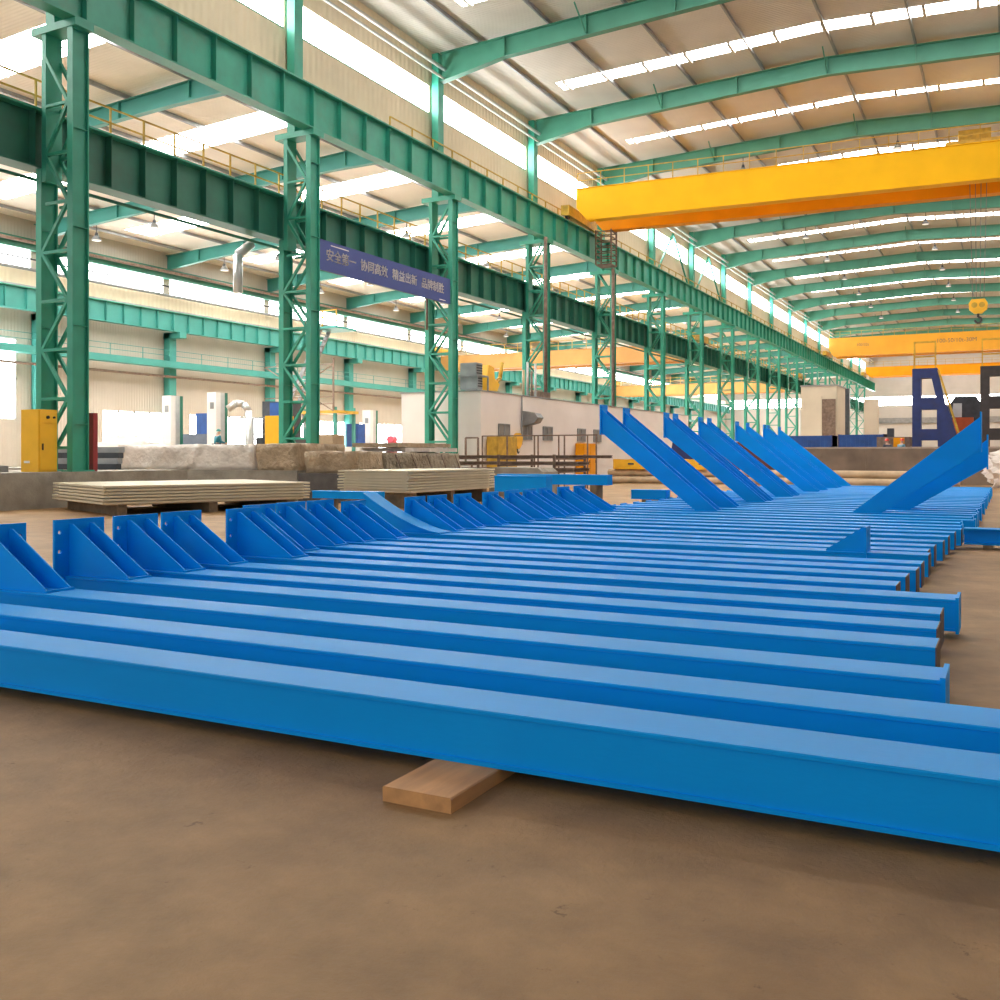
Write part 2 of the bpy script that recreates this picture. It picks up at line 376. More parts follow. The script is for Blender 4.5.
# ------------------------------------------------------------------ crane girders
def girder(name_label, x, z0, z1, fl, m, sp, side, y0=-24.0, y1=YEND-2):
    t = thing('crane_girder', name_label, 'girder', (x, 60, z0))
    MB().box(x-.02, x+.02, y0, y1, z0, z1).build('web', m, t)
    MB().box(x-fl/2, x+fl/2, y0, y1, z0-.05, z0).build('bottom_flange', m, t)
    MB().box(x-fl/2, x+fl/2, y0, y1, z1, z1+.06).build('top_flange', GREEN, t)
    s = MB(); y = y0
    while y < y1:
        s.box(x-fl*.42, x+fl*.42, y-.012, y+.012, z0, z1); y += sp
    s.build('stiffener', m, t)['kind'] = 'stuff'
    MB().box(x-.05, x+.05, y0, y1, z1+.06, z1+.2).build('rail', STEELG, t)
    if x == XC: MB().box(-26.83, -26.38, y0, y1, z1-.02, z1+.03).build('walkway', GREEND, t)
    return t
girder('upper green crane girder running under the main hall windows', XC, 15.3, 17.0, .55, GREEN, 1.9, 1)
girder('dark green lower crane girder behind the blue banner', XF-.28, 10.8, 12.6, .74, GREEND, 1.5, 1)
girder('teal crane girder along the outer wall', -57.6, 11.2, 12.6, .5, TEAL, 1.6, 1)
def railing(label, x, z, y0, y1, h, sp, m, r=.035):
    t = thing('handrail', label, 'railing', (x, y0, z)); n = int((y1-y0)/sp)
    for hh in (h, h*.55): MB().bar((x, y0, z+hh), (x, y1, z+hh), r*1.6).build('rail', m, t)
    MB().box(x-.02, x+.02, y0, y1, z, z+.1).build('toe_board', m, t)
    pm = MB(); pm.bar((x,0,z), (x,0,z+h), r*1.7)
    proto = pm.build('post', m, t, local=False); proto.location = (0, y0, 0)
    for v in proto.data.vertices: v.co.y += t.location.y
    proto.location = (0, 0, 0)
    for i in range(1, min(n, 95)):
        c = proto.copy(); C.objects.link(c); c.parent = t; c.location = (0, i*sp, 0)
    return t
railing('yellow handrail on the lower green girder', -28.16, 12.665, 14, 150, 1.15, 1.5, YDULL)
railing('dusty yellow handrail along the upper girder walkway', -26.75, 17.035, 40, 215, 1.0, 2.0, YDULL)
railing('thin rail along the wall catwalk', -57.5, 8.75, 20, 160, .9, 3.0, TEAL, .025)
t = tag(MB().box(-58.25, -57.4, 10, 200, 8.35, 8.75).build('catwalk', TEAL), 'green pipe bridge along the outer wall', 'catwalk')
def pipe(label, pts, r, m): return tag(MB().tube(pts, r, 8).build('pipe', m, smooth=True), label, 'pipe', 'pipes along the hall')
pipe('red-brown pipe below the wall catwalk', [(-58.1,10,7.7),(-58.1,200,7.7)], .09, BROWN)
pipe('dark pipe across the clerestory windows', [(-58.4,-10,14.75),(-58.4,200,14.75)], .06, DARK)
pipe('thick dark pipe under the clerestory windows', [(-58.4,-10,14.05),(-58.4,200,14.05)], .11, STEELG)
pipe('brown pipe below the side bay eave', [(-58.2,-10,15.85),(-58.2,200,15.85)], .12, BROWN)
pipe('brown pipe bending down beside the banner column', [(-27.3,35,10.1),(-27.3,44.3,10.1),(-27.3,44.3,8.2)], .07, BROWN)
pipe('grey cable pipe hung under the lower girder', [(-28.0,-10,10.5),(-28.0,100,10.5)], .06, GREEND)
pipe('rusty downpipe on the fourth column', [(-25.75,55.85,5.06),(-25.75,55.85,15.2)], .12, BROWN)
pipe('rusty downpipe on the fifth column', [(-25.75,67.6,5.06),(-25.75,67.6,15.2)], .12, BROWN)
pipe('pale duct rising beside the second column', [(-28.75,31.6,8.4),(-28.75,31.6,10.0),(-28.55,32.2,10.55)], .2, GALV)
for i, y in enumerate(COLY[:16]):                          # columns on the outer wall
    tag(MB().box(-58.9, -58.3, y-.35, y+.35, 0, 11.15).box(-58.95,-57.2,y-.35,y+.35,10.7,11.15).build('wall_post', TEAL), 'teal steel post on the outer wall, %s from the front' % ordn(i), 'column', 'posts on the outer wall')

# hanging lamps
def lamp(loc, label, group):
    x, y, z = loc
    t = thing('hanging_lamp', label, 'lamp', loc, group)
    MB().cyl((x,y,z+.45), (x,y,z+1.0), .03, 6).build('cord', DARK, t)
    MB().cyl((x,y,z+.28), (x,y,z+.5), .13, 10, .08).build('housing', DARK, t)
    MB().cyl((x,y,z), (x,y,z+.3), .33, 14, .12).build('lamp_shade', STEELG, t)
    MB().cyl((x,y,z-.02), (x,y,z+.01), .27, 12).build('glass', LAMPG, t)
    return t
base_lamp = None; pos = ('first', 'second', 'third', 'fourth')
for i, y in enumerate(COLY[2:9]):
    for j, x in enumerate((-53, -47.8, -42.2, -36.6)):
        loc = (x, y, zside(x) - 1.18 - 1.0); lab = 'grey hanging lamp under the %s side bay rafter, %s from the outer wall' % (ordn(i+1), pos[j])
        if base_lamp is None: base_lamp = lamp(loc, lab, 'side bay lamps')
        else: copy_thing(base_lamp, loc, lab)
for i, y in enumerate(COLY[4:12]):
    for j, x in enumerate((-16.5, -6.5)):
        c = copy_thing(base_lamp, (x, y, zmain(x) - 2.28), 'small lamp under the %s main hall rafter, %s from the aisle girder' % (ordn(i+2), pos[j])); c['group'] = 'main hall lamps'

# ------------------------------------------------------------------ lettering helper
def text(body, name, m, parent, size, origin, xdir, ydir, align='CENTER', depth=.004):
    cu = bpy.data.curves.new('lettering', 'FONT'); cu.body = body; cu.size = size; cu.align_x = align; cu.align_y = 'CENTER'; cu.extrude = depth
    tmp = bpy.data.objects.new('lettering', cu); C.objects.link(tmp); bpy.context.view_layer.update()
    me = bpy.data.meshes.new_from_object(tmp.evaluated_get(bpy.context.evaluated_depsgraph_get()))
    bpy.data.objects.remove(tmp); bpy.data.curves.remove(cu)
    xd, yd = Vector(xdir).normalized(), Vector(ydir).normalized(); zd = xd.cross(yd)
    M = Matrix((xd, yd, zd)).transposed().to_4x4(); M.translation = Vector(origin) - Vector(parent.location)
    me.transform(M); me.materials.clear(); me.materials.append(m)
    o = bpy.data.objects.new(name, me); C.objects.link(o); o.parent = parent; return o
# blue banner with its slogan
bx = -26.06; bz = 9.5
ban = thing('banner', 'long blue banner with pale Chinese slogan hung between the second and third columns', 'banner', (bx, 39, bz))
MB().box(bx-.04, bx, COLY[1]+.38, COLY[2]-.38, bz, bz+1.3).build('panel', SIGNB, ban)
for z in (bz+.02, bz+1.28): MB().cyl((bx-.08, COLY[1]+.33, z), (bx-.08, COLY[2]-.33, z), .035, 8).build('hanging_bar', STEELG, ban)
for s_, yc in (('安全第一', 35.15), ('协同高效', 37.67), ('精益出新', 40.25), ('品牌制胜', 42.85)):
    for q in range(2): text(s_, 'lettering', LETTER, ban, .55, (bx+.008, yc+.014*q, bz+.66+.01*q), (0,1,0), (0,0,1), depth=.006)
MB().box(bx, bx+.006, 34.4, 35.7, bz+1.12, bz+1.16).build('printed_line', LETTER, ban)
MB().box(bx, bx+.006, 43.5, 44.1, bz+.10, bz+.13).build('printed_line', LETTER, ban)

# ------------------------------------------------------------------ overhead cranes
def crane(label, y, z, h, x0, x1, gap, m1, m2, marking=None, cage=False, group=None, zr=None, skew=0.0):
    zr = z+.05 if zr is None else zr
    t = thing('overhead_crane', label, 'crane', ((x0+x1)/2, y, z), group)
    for yy, m in ((y, m1), (y+gap, m2)):
        g = MB()
        for ya, yb in ((yy-.35, yy-.33), (yy+.33, yy+.35)): g.prism([(x0+.5,z+h*.4),(x0+1.2,z),(x1-1.2,z),(x1-.5,z+h*.4),(x1-.5,z+h),(x0+.5,z+h)], 'y', ya, yb)
        g.box(x0+.5, x1-.5, yy-.42, yy+.42, z+h-.03, z+h+.02).box(x0+1.8, x1-1.8, yy-.42, yy+.42, z-.03, z)
        g.build('bridge_girder', m, t)
    for x in (x0, x1):
        e = MB().box(x-.28, x+.28, y-1.2, y+gap+1.2, zr+.2, zr+.85)
        e.build('end_carriage', YDULL, t)
        for yw in (y-.7, y+gap+.7): MB().cyl((x-.1,yw,zr+.275),(x+.1,yw,zr+.275),.27,14).build('wheel', DARK, t)
    hr = MB()
    for hh in (.5, 1.0): hr.bar((x0+.6,y-.4,z+h+hh),(x1-.6,y-.4,z+h+hh),.05)
    x = x0+.6
    while x < x1-.6: hr.bar((x,y-.4,z+h),(x,y-.4,z+h+1.0),.05); x += 1.6
    hr.build('handrail', YDULL, t)
    if cage:
        c = MB(); cx0, cx1, cy0, cy1, cz0, cz1 = x0+.8, x0+1.9, y+gap-.6, y+gap+.6, z-2.4, z
        for px in (cx0, cx1):
            for py in (cy0, cy1): c.bar((px,py,cz0),(px,py,cz1),.09)
        for q in range(7):
            zz = cz0 + q*.38
            for py in (cy0, cy1): c.bar((cx0,py,zz),(cx1,py,zz),.06)
            for px in (cx0, cx1): c.bar((px,cy0,zz),(px,cy1,zz),.06)
        c.box(cx0, cx1, cy0, cy1, cz0-.05, cz0); c.build('service_cage', BROWN, t)
    if cage:
        tr = MB().box(-3.3,.1,y-.1,y+gap+.1,z+h+.03,z+h+.3).box(-2.6,-.9,y+.7,y+gap-.7,z+h+.3,z+h+1.1)
        tr.build('trolley', YDULL, t)
    if skew:
        t.rotation_euler.z = skew; L_ = (x1-x0)/2
        t.location.x = x0 + L_*math.cos(skew); t.location.y = y + L_*math.sin(skew)
    if marking: 
        for s, xx, sz in marking: text(s, 'marking', BROWN, t, sz, (xx, y-.36, z+h*.58), (1,0,0), (0,0,1))
    return t
crane('bright yellow overhead crane in the main hall, nearest one', 60.7, 17.15, 2.1, -26.1, 8.0, 3.4, YELLOW, ORANGE, cage=True, skew=.06)  # far girder coloured orange: shade on the yellow painted into its colour
crane('orange-yellow overhead crane beyond, above the dark blue frames', 163, 17.15, 2.9, -26.1, 8.0, 3.2, YELLOW2, YELLOW2, marking=[('100-50/10t-30M', -7.2, .85), ('100/32t', -20.5, .6)])
crane('small orange overhead crane far back near the end wall', 208, 17.15, 1.9, -26.1, 8.0, 3.0, ORANGE, ORANGE)
crane('orange side bay crane seen below the lower girder, nearer one', 96, 11.1, 1.6, -57.6, -27.83, 2.6, ORANG2, ORANG2, group='side bay cranes', zr=12.81)
crane('orange side bay crane seen below the lower girder, farther one', 150, 11.1, 1.6, -57.6, -27.83, 2.6, ORANG2, ORANG2, group='side bay cranes', zr=12.81)
# hook hanging from the near crane
hx, hy, HD = -1.68, 64.0, .36
hk = thing('hook_block', 'yellow crane hook block hanging on steel ropes at upper right', 'hook', (hx, hy, 9.0))
rp = MB()
for dx in (-.3, -.1, .1, .3): rp.cyl((hx+dx, hy, 10.3), (hx+dx*1.6, hy, 18.85), .02, 5)
rp.build('rope', ROPE, hk)
pl = [(hx-.35,10.35),(hx+.35,10.35),(hx+.5,10.1),(hx+.48,9.75),(hx+.2,9.5),(hx-.2,9.5),(hx-.48,9.75),(hx-.5,10.1)]
MB().prism(pl, 'y', hy-.16, hy+.16).build('block', YCAB, hk)
for dx in (-.2, .2): MB().cyl((hx+dx,hy-.19,10.0),(hx+dx,hy+.19,10.0),.16,14).build('sheave', YDULL, hk)
hp = [(hx,hy,9.5),(hx,hy,9.3)] + [(hx+.17*math.sin(a), hy, 9.13+.17*math.cos(a)) for a in [i*math.pi/6 for i in range(1, 10)]]
MB().tube(hp, .065, 8).build('hook', DARK, hk, smooth=True); hk.location.z += HD

# ------------------------------------------------------------------ blue steel beams lying in rows
W, HB, ZB = .42*S, .30*S, .078*S                 # width, height, underside
ZT = ZB + HB
def circle(cx, cy, r, n=10): return [(cx + r*math.cos(2*math.pi*i/n), cy + r*math.sin(2*math.pi*i/n)) for i in range(n)]
def beam_body(t, x0, x1, y0, zb=ZB, h=HB, w=W):
    zt = zb + h; c = .006; ov = .012; tk = .022; y1 = y0 + w
    prof = [(y0, zt-c), (y0+c, zt), (y1-c, zt), (y1, zt-c), (y1, zt-tk), (y1-ov, zt-tk-.004), (y1-ov, zb+tk), (y1, zb+tk), (y1, zb), (y0, zb), (y0, zb+tk), (y0+ov, zb+tk), (y0+ov, zt-tk-.004), (y0, zt-tk)]
    return MB().prism(prof, 'x', x0, x1).build('body', BLUE, t)
def left_corbel(t, x, y0, top=.64*S, ln=.95*S):
    """bolted end plate standing above the beam, with two triangular ribs"""
    yc = y0 + W/2; pw = .34*S; zt = ZT + top
    holes = [circle(yc+sy*pw*.8, zt-dz, .022) for sy in (-1,1) for dz in (.13, .33)]
    pl = MB().plate([(yc-pw, ZB), (yc+pw, ZB), (yc+pw, zt), (yc-pw, zt)], holes, 'x', x-.03, x)
    pl.build('end_plate', BLUE, t)
    for sy in (-1, 1):
        yr = yc + sy*.14*S
        MB().prism([(x, ZT), (x+ln, ZT), (x+ln, ZT+.02), (x+.05, zt-.05), (x, zt-.05)], 'y', yr-.008, yr+.008).build('corbel_rib', BLUE, t)
    MB().box(x+ln-.02, x+ln+.012, yc-.17*S, yc+.17*S, ZT, ZT+.022).build('weld_strip', BLUE, t)
def right_end(t, x, y0, cap=None):
    e = .028 if cap else .008; k = .02 if cap else .0
    MB().box(x, x+e, y0-k, y0+W+k, ZB-(k if cap else 0), ZT+k).build('end_cap', BLUE if cap else RAWEND, t)
def arm(t, y0, xb0, xb1, xt, zlo, zhi, pz0, pz1, sgn):
    """tall slanted H-section arm rising from the beam to an end plate"""
    yc = y0 + W/2; fw = .19*S
    prof = [(xb0, ZT), (xb1, ZT), (xt, zhi), (xt, zlo)] if sgn < 0 else [(xb1, ZT), (xb0, ZT), (xt, zlo), (xt, zhi)]
    for yy in (yc-fw, yc+fw-.02): MB().prism(prof, 'y', yy, yy+.02).build('arm_flange', BLUE, t)
    a, b = Vector(((xb0+xb1)/2, yc, ZT)), Vector((xt, yc, (zlo+zhi)/2))
    m = MB().bar(a, b, 2*fw-.04, .02, up=(0,0,1)); d = (b-a).normalized(); up = Vector((-d.z*(1 if d.x > 0 else -1), 0, abs(d.x)))
    m.build('arm_web', BLUE, t)
    MB().plate([(yc-.25*S, pz0), (yc+.25*S, pz0), (yc+.25*S, pz1), (yc-.25*S, pz1)],
               [circle(yc+s*.2*S, z, .022) for s in (-1,1) for z in (pz0+.08, pz1-.07)], 'x', min(xt, xt-.03*(-sgn)), max(xt, xt-.03*(-sgn))).build('end_plate', BLUE, t)
FRONT = [4.65,5.55,6.55,7.65,8.47,9.28,10.26,11.09,11.93,12.67,13.45,14.66,15.3,16.1,17.0,18.1,19.1,20.0,20.9,21.9,22.9,
         23.9,25.0,25.85,26.9,28.0,29.2,30.1,31.1,32.2,33.3,34.3,35.4,36.5,37.4,38.3,39.2,40.1,41.0,42.0,42.9,43.8,44.9,46.4]
RX = {0:2.6,1:1.7,2:-.38,3:-.476,4:-.52,5:-.54,6:-.463,7:-1.07,8:-1.05,9:-1.0,10:-1.0,11:-1.0,12:-1.05,13:-1.02,14:-.95,15:-.93,16:-.88,17:-.81,18:-.85,19:-.9}
LX = {2:-9.45,3:-9.53,4:-9.52,5:-9.58,6:-9.4,7:-9.85,8:-9.95,9:-9.95,10:-9.85,12:-9.8,13:-9.8,14:-9.75,15:-9.7,16:-9.7,17:-9.7,18:-9.75,19:-9.7,20:-9.7}
ARMS = {21:0, 23:1, 26:2, 27:3, 30:4, 31:5, 35:6, 37:7, 40:8, 41:9, 43:10}
GRP = 'blue steel beams in rows'
for i, yf in enumerate(FRONT):
    y0 = yf*S; xl = LX.get(i, -9.6)*S; xr = RX.get(i, -.72 + .04*math.sin(i*2.3))*S; xc = (xl+xr)/2
    if i in ARMS: lab = 'blue steel beam carrying a tall slanted arm, %s of the raised left-hand arms' % ordn(ARMS[i])
    elif i == 0: lab = 'long blue steel beam nearest the camera, resting on the orange-brown timber'
    elif i == 1: lab = 'blue steel beam lying directly behind the nearest one'
    elif i == 11: lab = 'blue steel beam with curved left haunch and small triangular bracket at right'
    elif i == 22: lab = 'blue steel beam with the single slanted arm rising towards the right'
    elif i == 24: lab = 'blue steel beam with a lower slanted arm half hidden behind the right-hand arm'
    elif i in LX: lab = 'blue steel beam with a two-ribbed bolted end plate, %s beam from the front' % ordn(i)
    else: lab = 'plain far blue steel beam without bracket, %s beam from the front' % ordn(i)
    t = thing('steel_beam', lab, 'steel beam', (xc, y0+W/2, ZB), GRP)
    beam_body(t, xl, xr, y0)
    right_end(t, xr, y0, cap=i in (2, 6) or i > 17)
    if i in LX: left_corbel(t, xl, y0, top=(.64 if i < 10 else .60)*S)
    elif i not in ARMS: MB().box(xl-.03, xl, y0-.01, y0+W+.01, ZB, ZT+.02).build('end_cap', BLUE, t)
    if i == 11:                                       # curved haunch and right-hand bracket
        cur = [(-10.4+1.62*u, .378+.67*(1-u)**1.5) for u in [q/8 for q in range(9)]]
        cur = [(x*S, z*S) for x, z in cur]; m = MB()
        for a, b in zip(cur, cur[1:]): m.add([(a[0],y0,a[1]),(b[0],y0,b[1]),(b[0],y0+W,b[1]),(a[0],y0+W,a[1]),(a[0],y0,a[1]+.02),(b[0],y0,b[1]+.02),(b[0],y0+W,b[1]+.02),(a[0],y0+W,a[1]+.02)],
                                             [(0,3,2,1),(4,5,6,7),(0,1,5,4),(1,2,6,5),(2,3,7,6),(3,0,4,7)])
        m.build('haunch_flange', BLUE, t)
        MB().prism([(xl, ZB)] + [(cur[0][0], ZB)] + cur + [(cur[-1][0], ZT-.01), (xl, ZT-.01)], 'y', y0+.06, y0+.08).build('haunch_web', BLUE, t)
        px = -1.83*S; zt = .735*S
        MB().box(px, px+.03, y0-.02, y0+W+.02, ZT-.2, zt).build('bracket_plate', BLUE, t)
        for yy in (y0+.03, y0+W-.05): MB().prism([(px, ZT), (px-.52*S, ZT), (px-.52*S, ZT+.02), (px-.03, zt-.01), (px, zt-.01)], 'y', yy, yy+.016).build('bracket_rib', BLUE, t)
    if i in ARMS:
        xt = (-9.47 + .05*math.sin(i))*S
        arm(t, y0, -6.95*S, -6.38*S, xt, 2.33*S, 2.93*S, 2.28*S, 3.06*S, -1)
        MB().box(xl-.03, xl, y0-.01, y0+W+.01, ZB, ZT+.02).build('end_cap', BLUE, t)
    if i == 24: arm(t, y0, -2.25*S, -2.82*S, -.52*S, 1.45*S, 2.12*S, 1.4*S, 2.25*S, 1)
    if i == 22:
        arm(t, y0, -2.72*S, -3.38*S, -.62*S, 1.86*S, 2.62*S, 1.82*S, 2.74*S, 1)
# loose H-section on the floor at the right
t = thing('loose_beam', 'short blue open H-section lying apart at the right edge of the rows', 'steel beam', (1.8, 18.6, .05))
hy0, hy1, hx0, hx1 = 20.35*S, 20.75*S, -.78*S, 4.6*S
MB().box(hx0, hx1, hy0, hy1, ZT-.02, ZT).build('top_flange', BLUE, t)
MB().box(hx0, hx1, hy0, hy1, .071, .091).build('bottom_flange', BLUE, t)
MB().box(hx0, hx1, (hy0+hy1)/2-.01, (hy0+hy1)/2+.01, .091, ZT-.02).build('web', BLUE, t)
for x in (hx0+.3, 3.6):
    tag(MB().box(x, x+.15, hy0-.1, hy1+.1, 0, .071).build('wood_block', TIMD), 'old wood block under the loose H-section, %s one' % ('left' if x < 0 else 'right'), 'block', 'blocks under the loose section')
# timber bearers under the rows
def sleeper(x0, x1, y0, y1, lab, m=TIMBER):
    t = MB(); c = .006
    zb_ = ZB-.001
    t.prism([(x0, 0), (x1, 0), (x1, zb_-c), (x1-c, zb_), (x0+c, zb_), (x0, zb_-c)], 'y', y0, y1)
    return tag(t.build('timber_bearer', m), lab, 'timber', 'timber bearers under the blue beams')
sleeper(-2.82*S, -2.42*S, 4.15*S, 9.1*S, 'orange-brown timber bearer sticking out under the nearest beam')
for j, (a, b) in enumerate(((9.5, 17.6), (18.0, 26.6), (26.9, 36.9), (37.2, 46.9))):
    sleeper(-2.82*S, -2.42*S, a*S, b*S, 'timber bearer hidden below the rows towards their right ends, %s behind the foremost' % ordn(j), TIMD)
for j, (a, b) in enumerate(((4.55, 9.1), (9.4, 17.6), (18.0, 26.6), (26.9, 36.9), (37.2, 46.9))):
    sleeper(-8.3*S, -8.0*S, a*S, b*S, 'timber bearer below the left ends of the rows, %s from the front' % ordn(j), TIMD)
# two beams resting crosswise behind the rows, and one by the sheet stacks
def spare(lab, x0, x1, y0, z0, z1, w=.4):
    t = thing('spare_beam', lab, 'steel beam', ((x0+x1)/2, y0+w/2, z0), 'spare blue beams behind the rows')
    beam_body(t, x0, x1, y0, z0, z1-z0, w); MB().box(x1, x1+.02, y0, y0+w, z0, z1).build('end_cap', BLUE, t)
    for x in (x0+.35, x1-.5): tag(MB().box(x, x+.2, y0-.05, y0+w+.05, 0, z0).build('timber_crib', TIMD), '%s crib under the %s' % ('left' if x < x0+.4 else 'right', lab.split(',')[0]), 'timber', 'cribs under spare beams')
spare('short raised blue beam behind the bracket plates, square end showing', -12.25, -10.75, 23.3, .62, 1.05)
spare('longer raised blue beam lying just behind the short one', -14.0, -10.4, 26.8, .72, 1.02)
spare('low blue beam in the gap between the two sheet stacks', -17.0, -14.9, 21.6, .42, .62)
spare('short blue offcut on the floor beyond the bracket plates', -9.95, -8.9, 27.6, .30, .58)

# ------------------------------------------------------------------ sheet stacks
def sheet_stack(lab, loc, rz, wx, wy, n, tk, z0, first):
    for i in range(n):
        dx, dy = (random.uniform(-.05,.05), random.uniform(-.06,.06)); cut = random.choice((0, 0, .25, .5)) if i > n-4 else 0
        m = MB(); m.box(-wx+dx+cut, dx, dy, wy+dy, tk*.38, tk*.985).box(-wx+dx+cut+.14, dx-.13, dy+.13, wy+dy-.14, 0, tk*.38)
        o = m.build('panel_sheet', CREAM, base=(0,0,0)); o.rotation_euler = (0,0,rz); o.location = (loc[0], loc[1], z0+i*tk)
        tag(o, 'cream wall panel sheet in the %s, %s from the bottom' % (lab, ordn(i)), 'panel', 'cream panels in the ' + lab)
    for j, q in enumerate((.08, .5, .9)):
        c, s = math.cos(rz), math.sin(rz); m = MB().box(-wx+.1, -.1, -.12, .12, 0, z0)
        o = m.build('stack_bearer', TIMD, base=(0,0,0)); o.rotation_euler = (0,0,rz); o.location = (loc[0]-s*wy*q, loc[1]+c*wy*q, 0)
        tag(o, 'timber bearer under the %s, %s along' % (lab, ordn(j)), 'timber', 'bearers under the ' + lab)
sheet_stack('wide low stack at left', (-20.9, 18.0), -math.radians(23), 4.6, 6.0, 6, .085, .28, True)
sheet_stack('farther stack near the lattice columns', (-15.9, 24.8), 0.0, 2.6, 5.5, 8, .085, .45, False)

# ------------------------------------------------------------------ ledges and wrapped bales
tag(MB().box(-31, -25.6, 8, 25.6, 0, 1.08).build('concrete_ledge', CONC), 'low grey concrete ledge at far left under the yellow cabinet', 'ledge')
tag(MB().box(-40, -21.9, 27.0, 31, 0, 1.06).build('concrete_ledge', CONC), 'pale concrete ledge carrying the plastic-wrapped bale', 'ledge')
tag(MB().box(-21.6, -19.2, 26.7, 34, 0, .98).build('concrete_block', CONCD), 'dark grey concrete block under the brown paper bale', 'ledge')
tag(MB().box(-28.5, -26.9, 14, 19.6, 1.08, 1.28).build('steel_plate', STEELG), 'grey steel slab on the left ledge before the yellow cabinet', 'plate')
def bale(name, x0, x1, y0, y1, z0, z1, m, lab, cat='bale', amp=.09, group=None, parts=None):
    bm = bmesh.new(); n = (max(4, int((x1-x0)/.28)), max(4, int((y1-y0)/.28)), 5)
    bmesh.ops.create_cube(bm, size=1); bmesh.ops.scale(bm, vec=(x1-x0, y1-y0, z1-z0), verts=bm.verts)
    bmesh.ops.subdivide_edges(bm, edges=bm.edges[:], cuts=5, use_grid_fill=True)
    long = [e for e in bm.edges if e.calc_length() > .5]
    bmesh.ops.subdivide_edges(bm, edges=long, cuts=5, use_grid_fill=True)
    for v in bm.verts:
        p = v.co
        q_ = Vector((p.x*1.3+x0, p.y*1.3, p.z*1.6)); k = 2.2*noise.noise(q_) + 1.6*abs(noise.noise(q_*2.3)) - .5
        d = Vector((p.x/(x1-x0), p.y/(y1-y0), p.z/(z1-z0)*.6 if p.z > -(z1-z0)*.4 else 0))
        v.co += d.normalized()*k*amp*.5
    me = bpy.data.meshes.new(name); bm.to_mesh(me); bm.free()
    lo = min(v.co.z for v in me.vertices)
    for v in me.vertices: v.co.z -= lo
    me.materials.append(m); o = bpy.data.objects.new(name, me); C.objects.link(o); o.location = ((x0+x1)/2, (y0+y1)/2, z0)
    for p in me.polygons: p.use_smooth = True
    return tag(o, lab, cat, group)
bale('wrapped_bale', -30.8, -24.0, 27.2, 29.9, 1.06, 1.98, PLAST, 'long bale wrapped in dusty white plastic on the pale ledge')
bale('wrapped_bale', -23.9, -22.0, 27.2, 30.0, 1.06, 2.0, PAPER, 'brown wrapped bale end beside the white plastic bale')
t = bale('wrapped_bale', -21.5, -19.4, 26.9, 28.6, .98, 1.72, PAPER, 'crumpled brown paper bale end above the dark concrete block')
t = thing('wrapped_bale', 'long grey-brown strapped bale behind the farther panel stack', 'bale', (-20.4, 31.3, .98))
b = bale('bundle', -21.4, -19.4, 28.7, 34.0, .98, 1.68, TARP, 'x'); 
for k in ('label', 'category', 'kind'): del b[k]
b.parent = t; b.location = Vector(b.location) - t.location
for q in range(5):
    y = 29.3 + q*1.05
    MB().bar((-19.36, y, 1.62), (-19.36, y+.45, 1.0), .012, .05).build('strap', BROWN, t)
for j, (y, z) in enumerate(((29.9, 1.70), (29.4, 1.87))):
    tag(MB().box(-21.6, -19.6, y+.4, y+4.2, z+.02, z+.17).build('plank_pack', PAPER if j else PLAST), ('pale plank pack lying on top of the strapped bale', 'upper narrower plank pack on the strapped bale')[j], 'timber')

# ------------------------------------------------------------------ cabinets by the first column
t = thing('electrical_cabinet', 'tall yellow electrical cabinet in front of the leftmost lattice column', 'cabinet', (-26.95, 20.7, 1.08))
MB().box(-27.35, -26.55, 20.2, 20.86, 1.08, 3.0).build('body', YCAB, t)
d = MB().box(-26.55, -26.52, 20.23, 20.83, 1.12, 2.55).build('door', YCAB, t)
MB().box(-26.52, -26.49, 20.3, 20.34, 1.75, 1.95).build('handle', BLACK, d)
MB().box(-26.55, -26.52, 20.23, 20.83, 2.58, 2.96).build('control_panel', YCAB, t)
for y, r in ((20.5, .05), (20.72, .035)): MB().cyl((-26.52, y, 2.76), (-26.48, y, 2.76), r, 12).build('knob', BLACK, t)
MB().box(-27.2, -26.95, 20.185, 20.2, 1.35, 1.42).build('plate', WHITE, t); t.location.x += .22
tag(MB().box(-26.4, -26.1, 22.03, 22.2, 1.08, 2.95).build('fire_cabinet', RED), 'dark red cabinet behind the leftmost column', 'cabinet')
for j in range(4):
    z = 1.18 + .202*j; tag(MB().bar((-31.0, 24.2+.05*j, z), (-28.2, 24.9+.05*j, z), .3, .2).build('steel_bar', STEELG if j % 2 else DARK), 'thin steel bar beside the red cabinet, %s from the bottom' % ordn(j), 'bar', 'bars beside the red cabinet')

# ------------------------------------------------------------------ white office block in the aisle
t = thing('office_block', 'white walled office block standing under the middle columns', 'building', (-27.5, 65, 0))
MB().box(-30, -25, 46.0, 84, 0, 5.0).build('walls', PLASTER, t)
MB().box(-30.1, -24.95, 45.95, 84.05, 5.0, 5.06).build('roof', STEELG, t)
for y in (48.0, 50.9, 53.8, 59.1, 61.9):
    w_ = MB().box(-25, -24.95, y, y+1.3, 2.5, 3.3).build('window', GLASSG, t)
    f = MB()
    for zz in (2.5, 3.3): f.box(-24.96, -24.92, y-.04, y+1.34, zz-.03, zz+.03)
    for yy in (y, y+.65, y+1.3): f.box(-24.96, -24.92, yy-.03, yy+.03, 2.5, 3.3)
    f.build('frame', STEELG, w_)
hm = MB().prism([(-25, 3.25), (-24.2, 3.45), (-24.0, 3.75), (-24.2, 4.0), (-25, 4.15)], 'y', 51.0, 51.8); hm.build('vent_hood', STEELG, t)
MB().cyl((-24.9, 50.77, 2.2), (-24.9, 50.77, 5.0), .05, 8).build('pipe', STEELG, t)
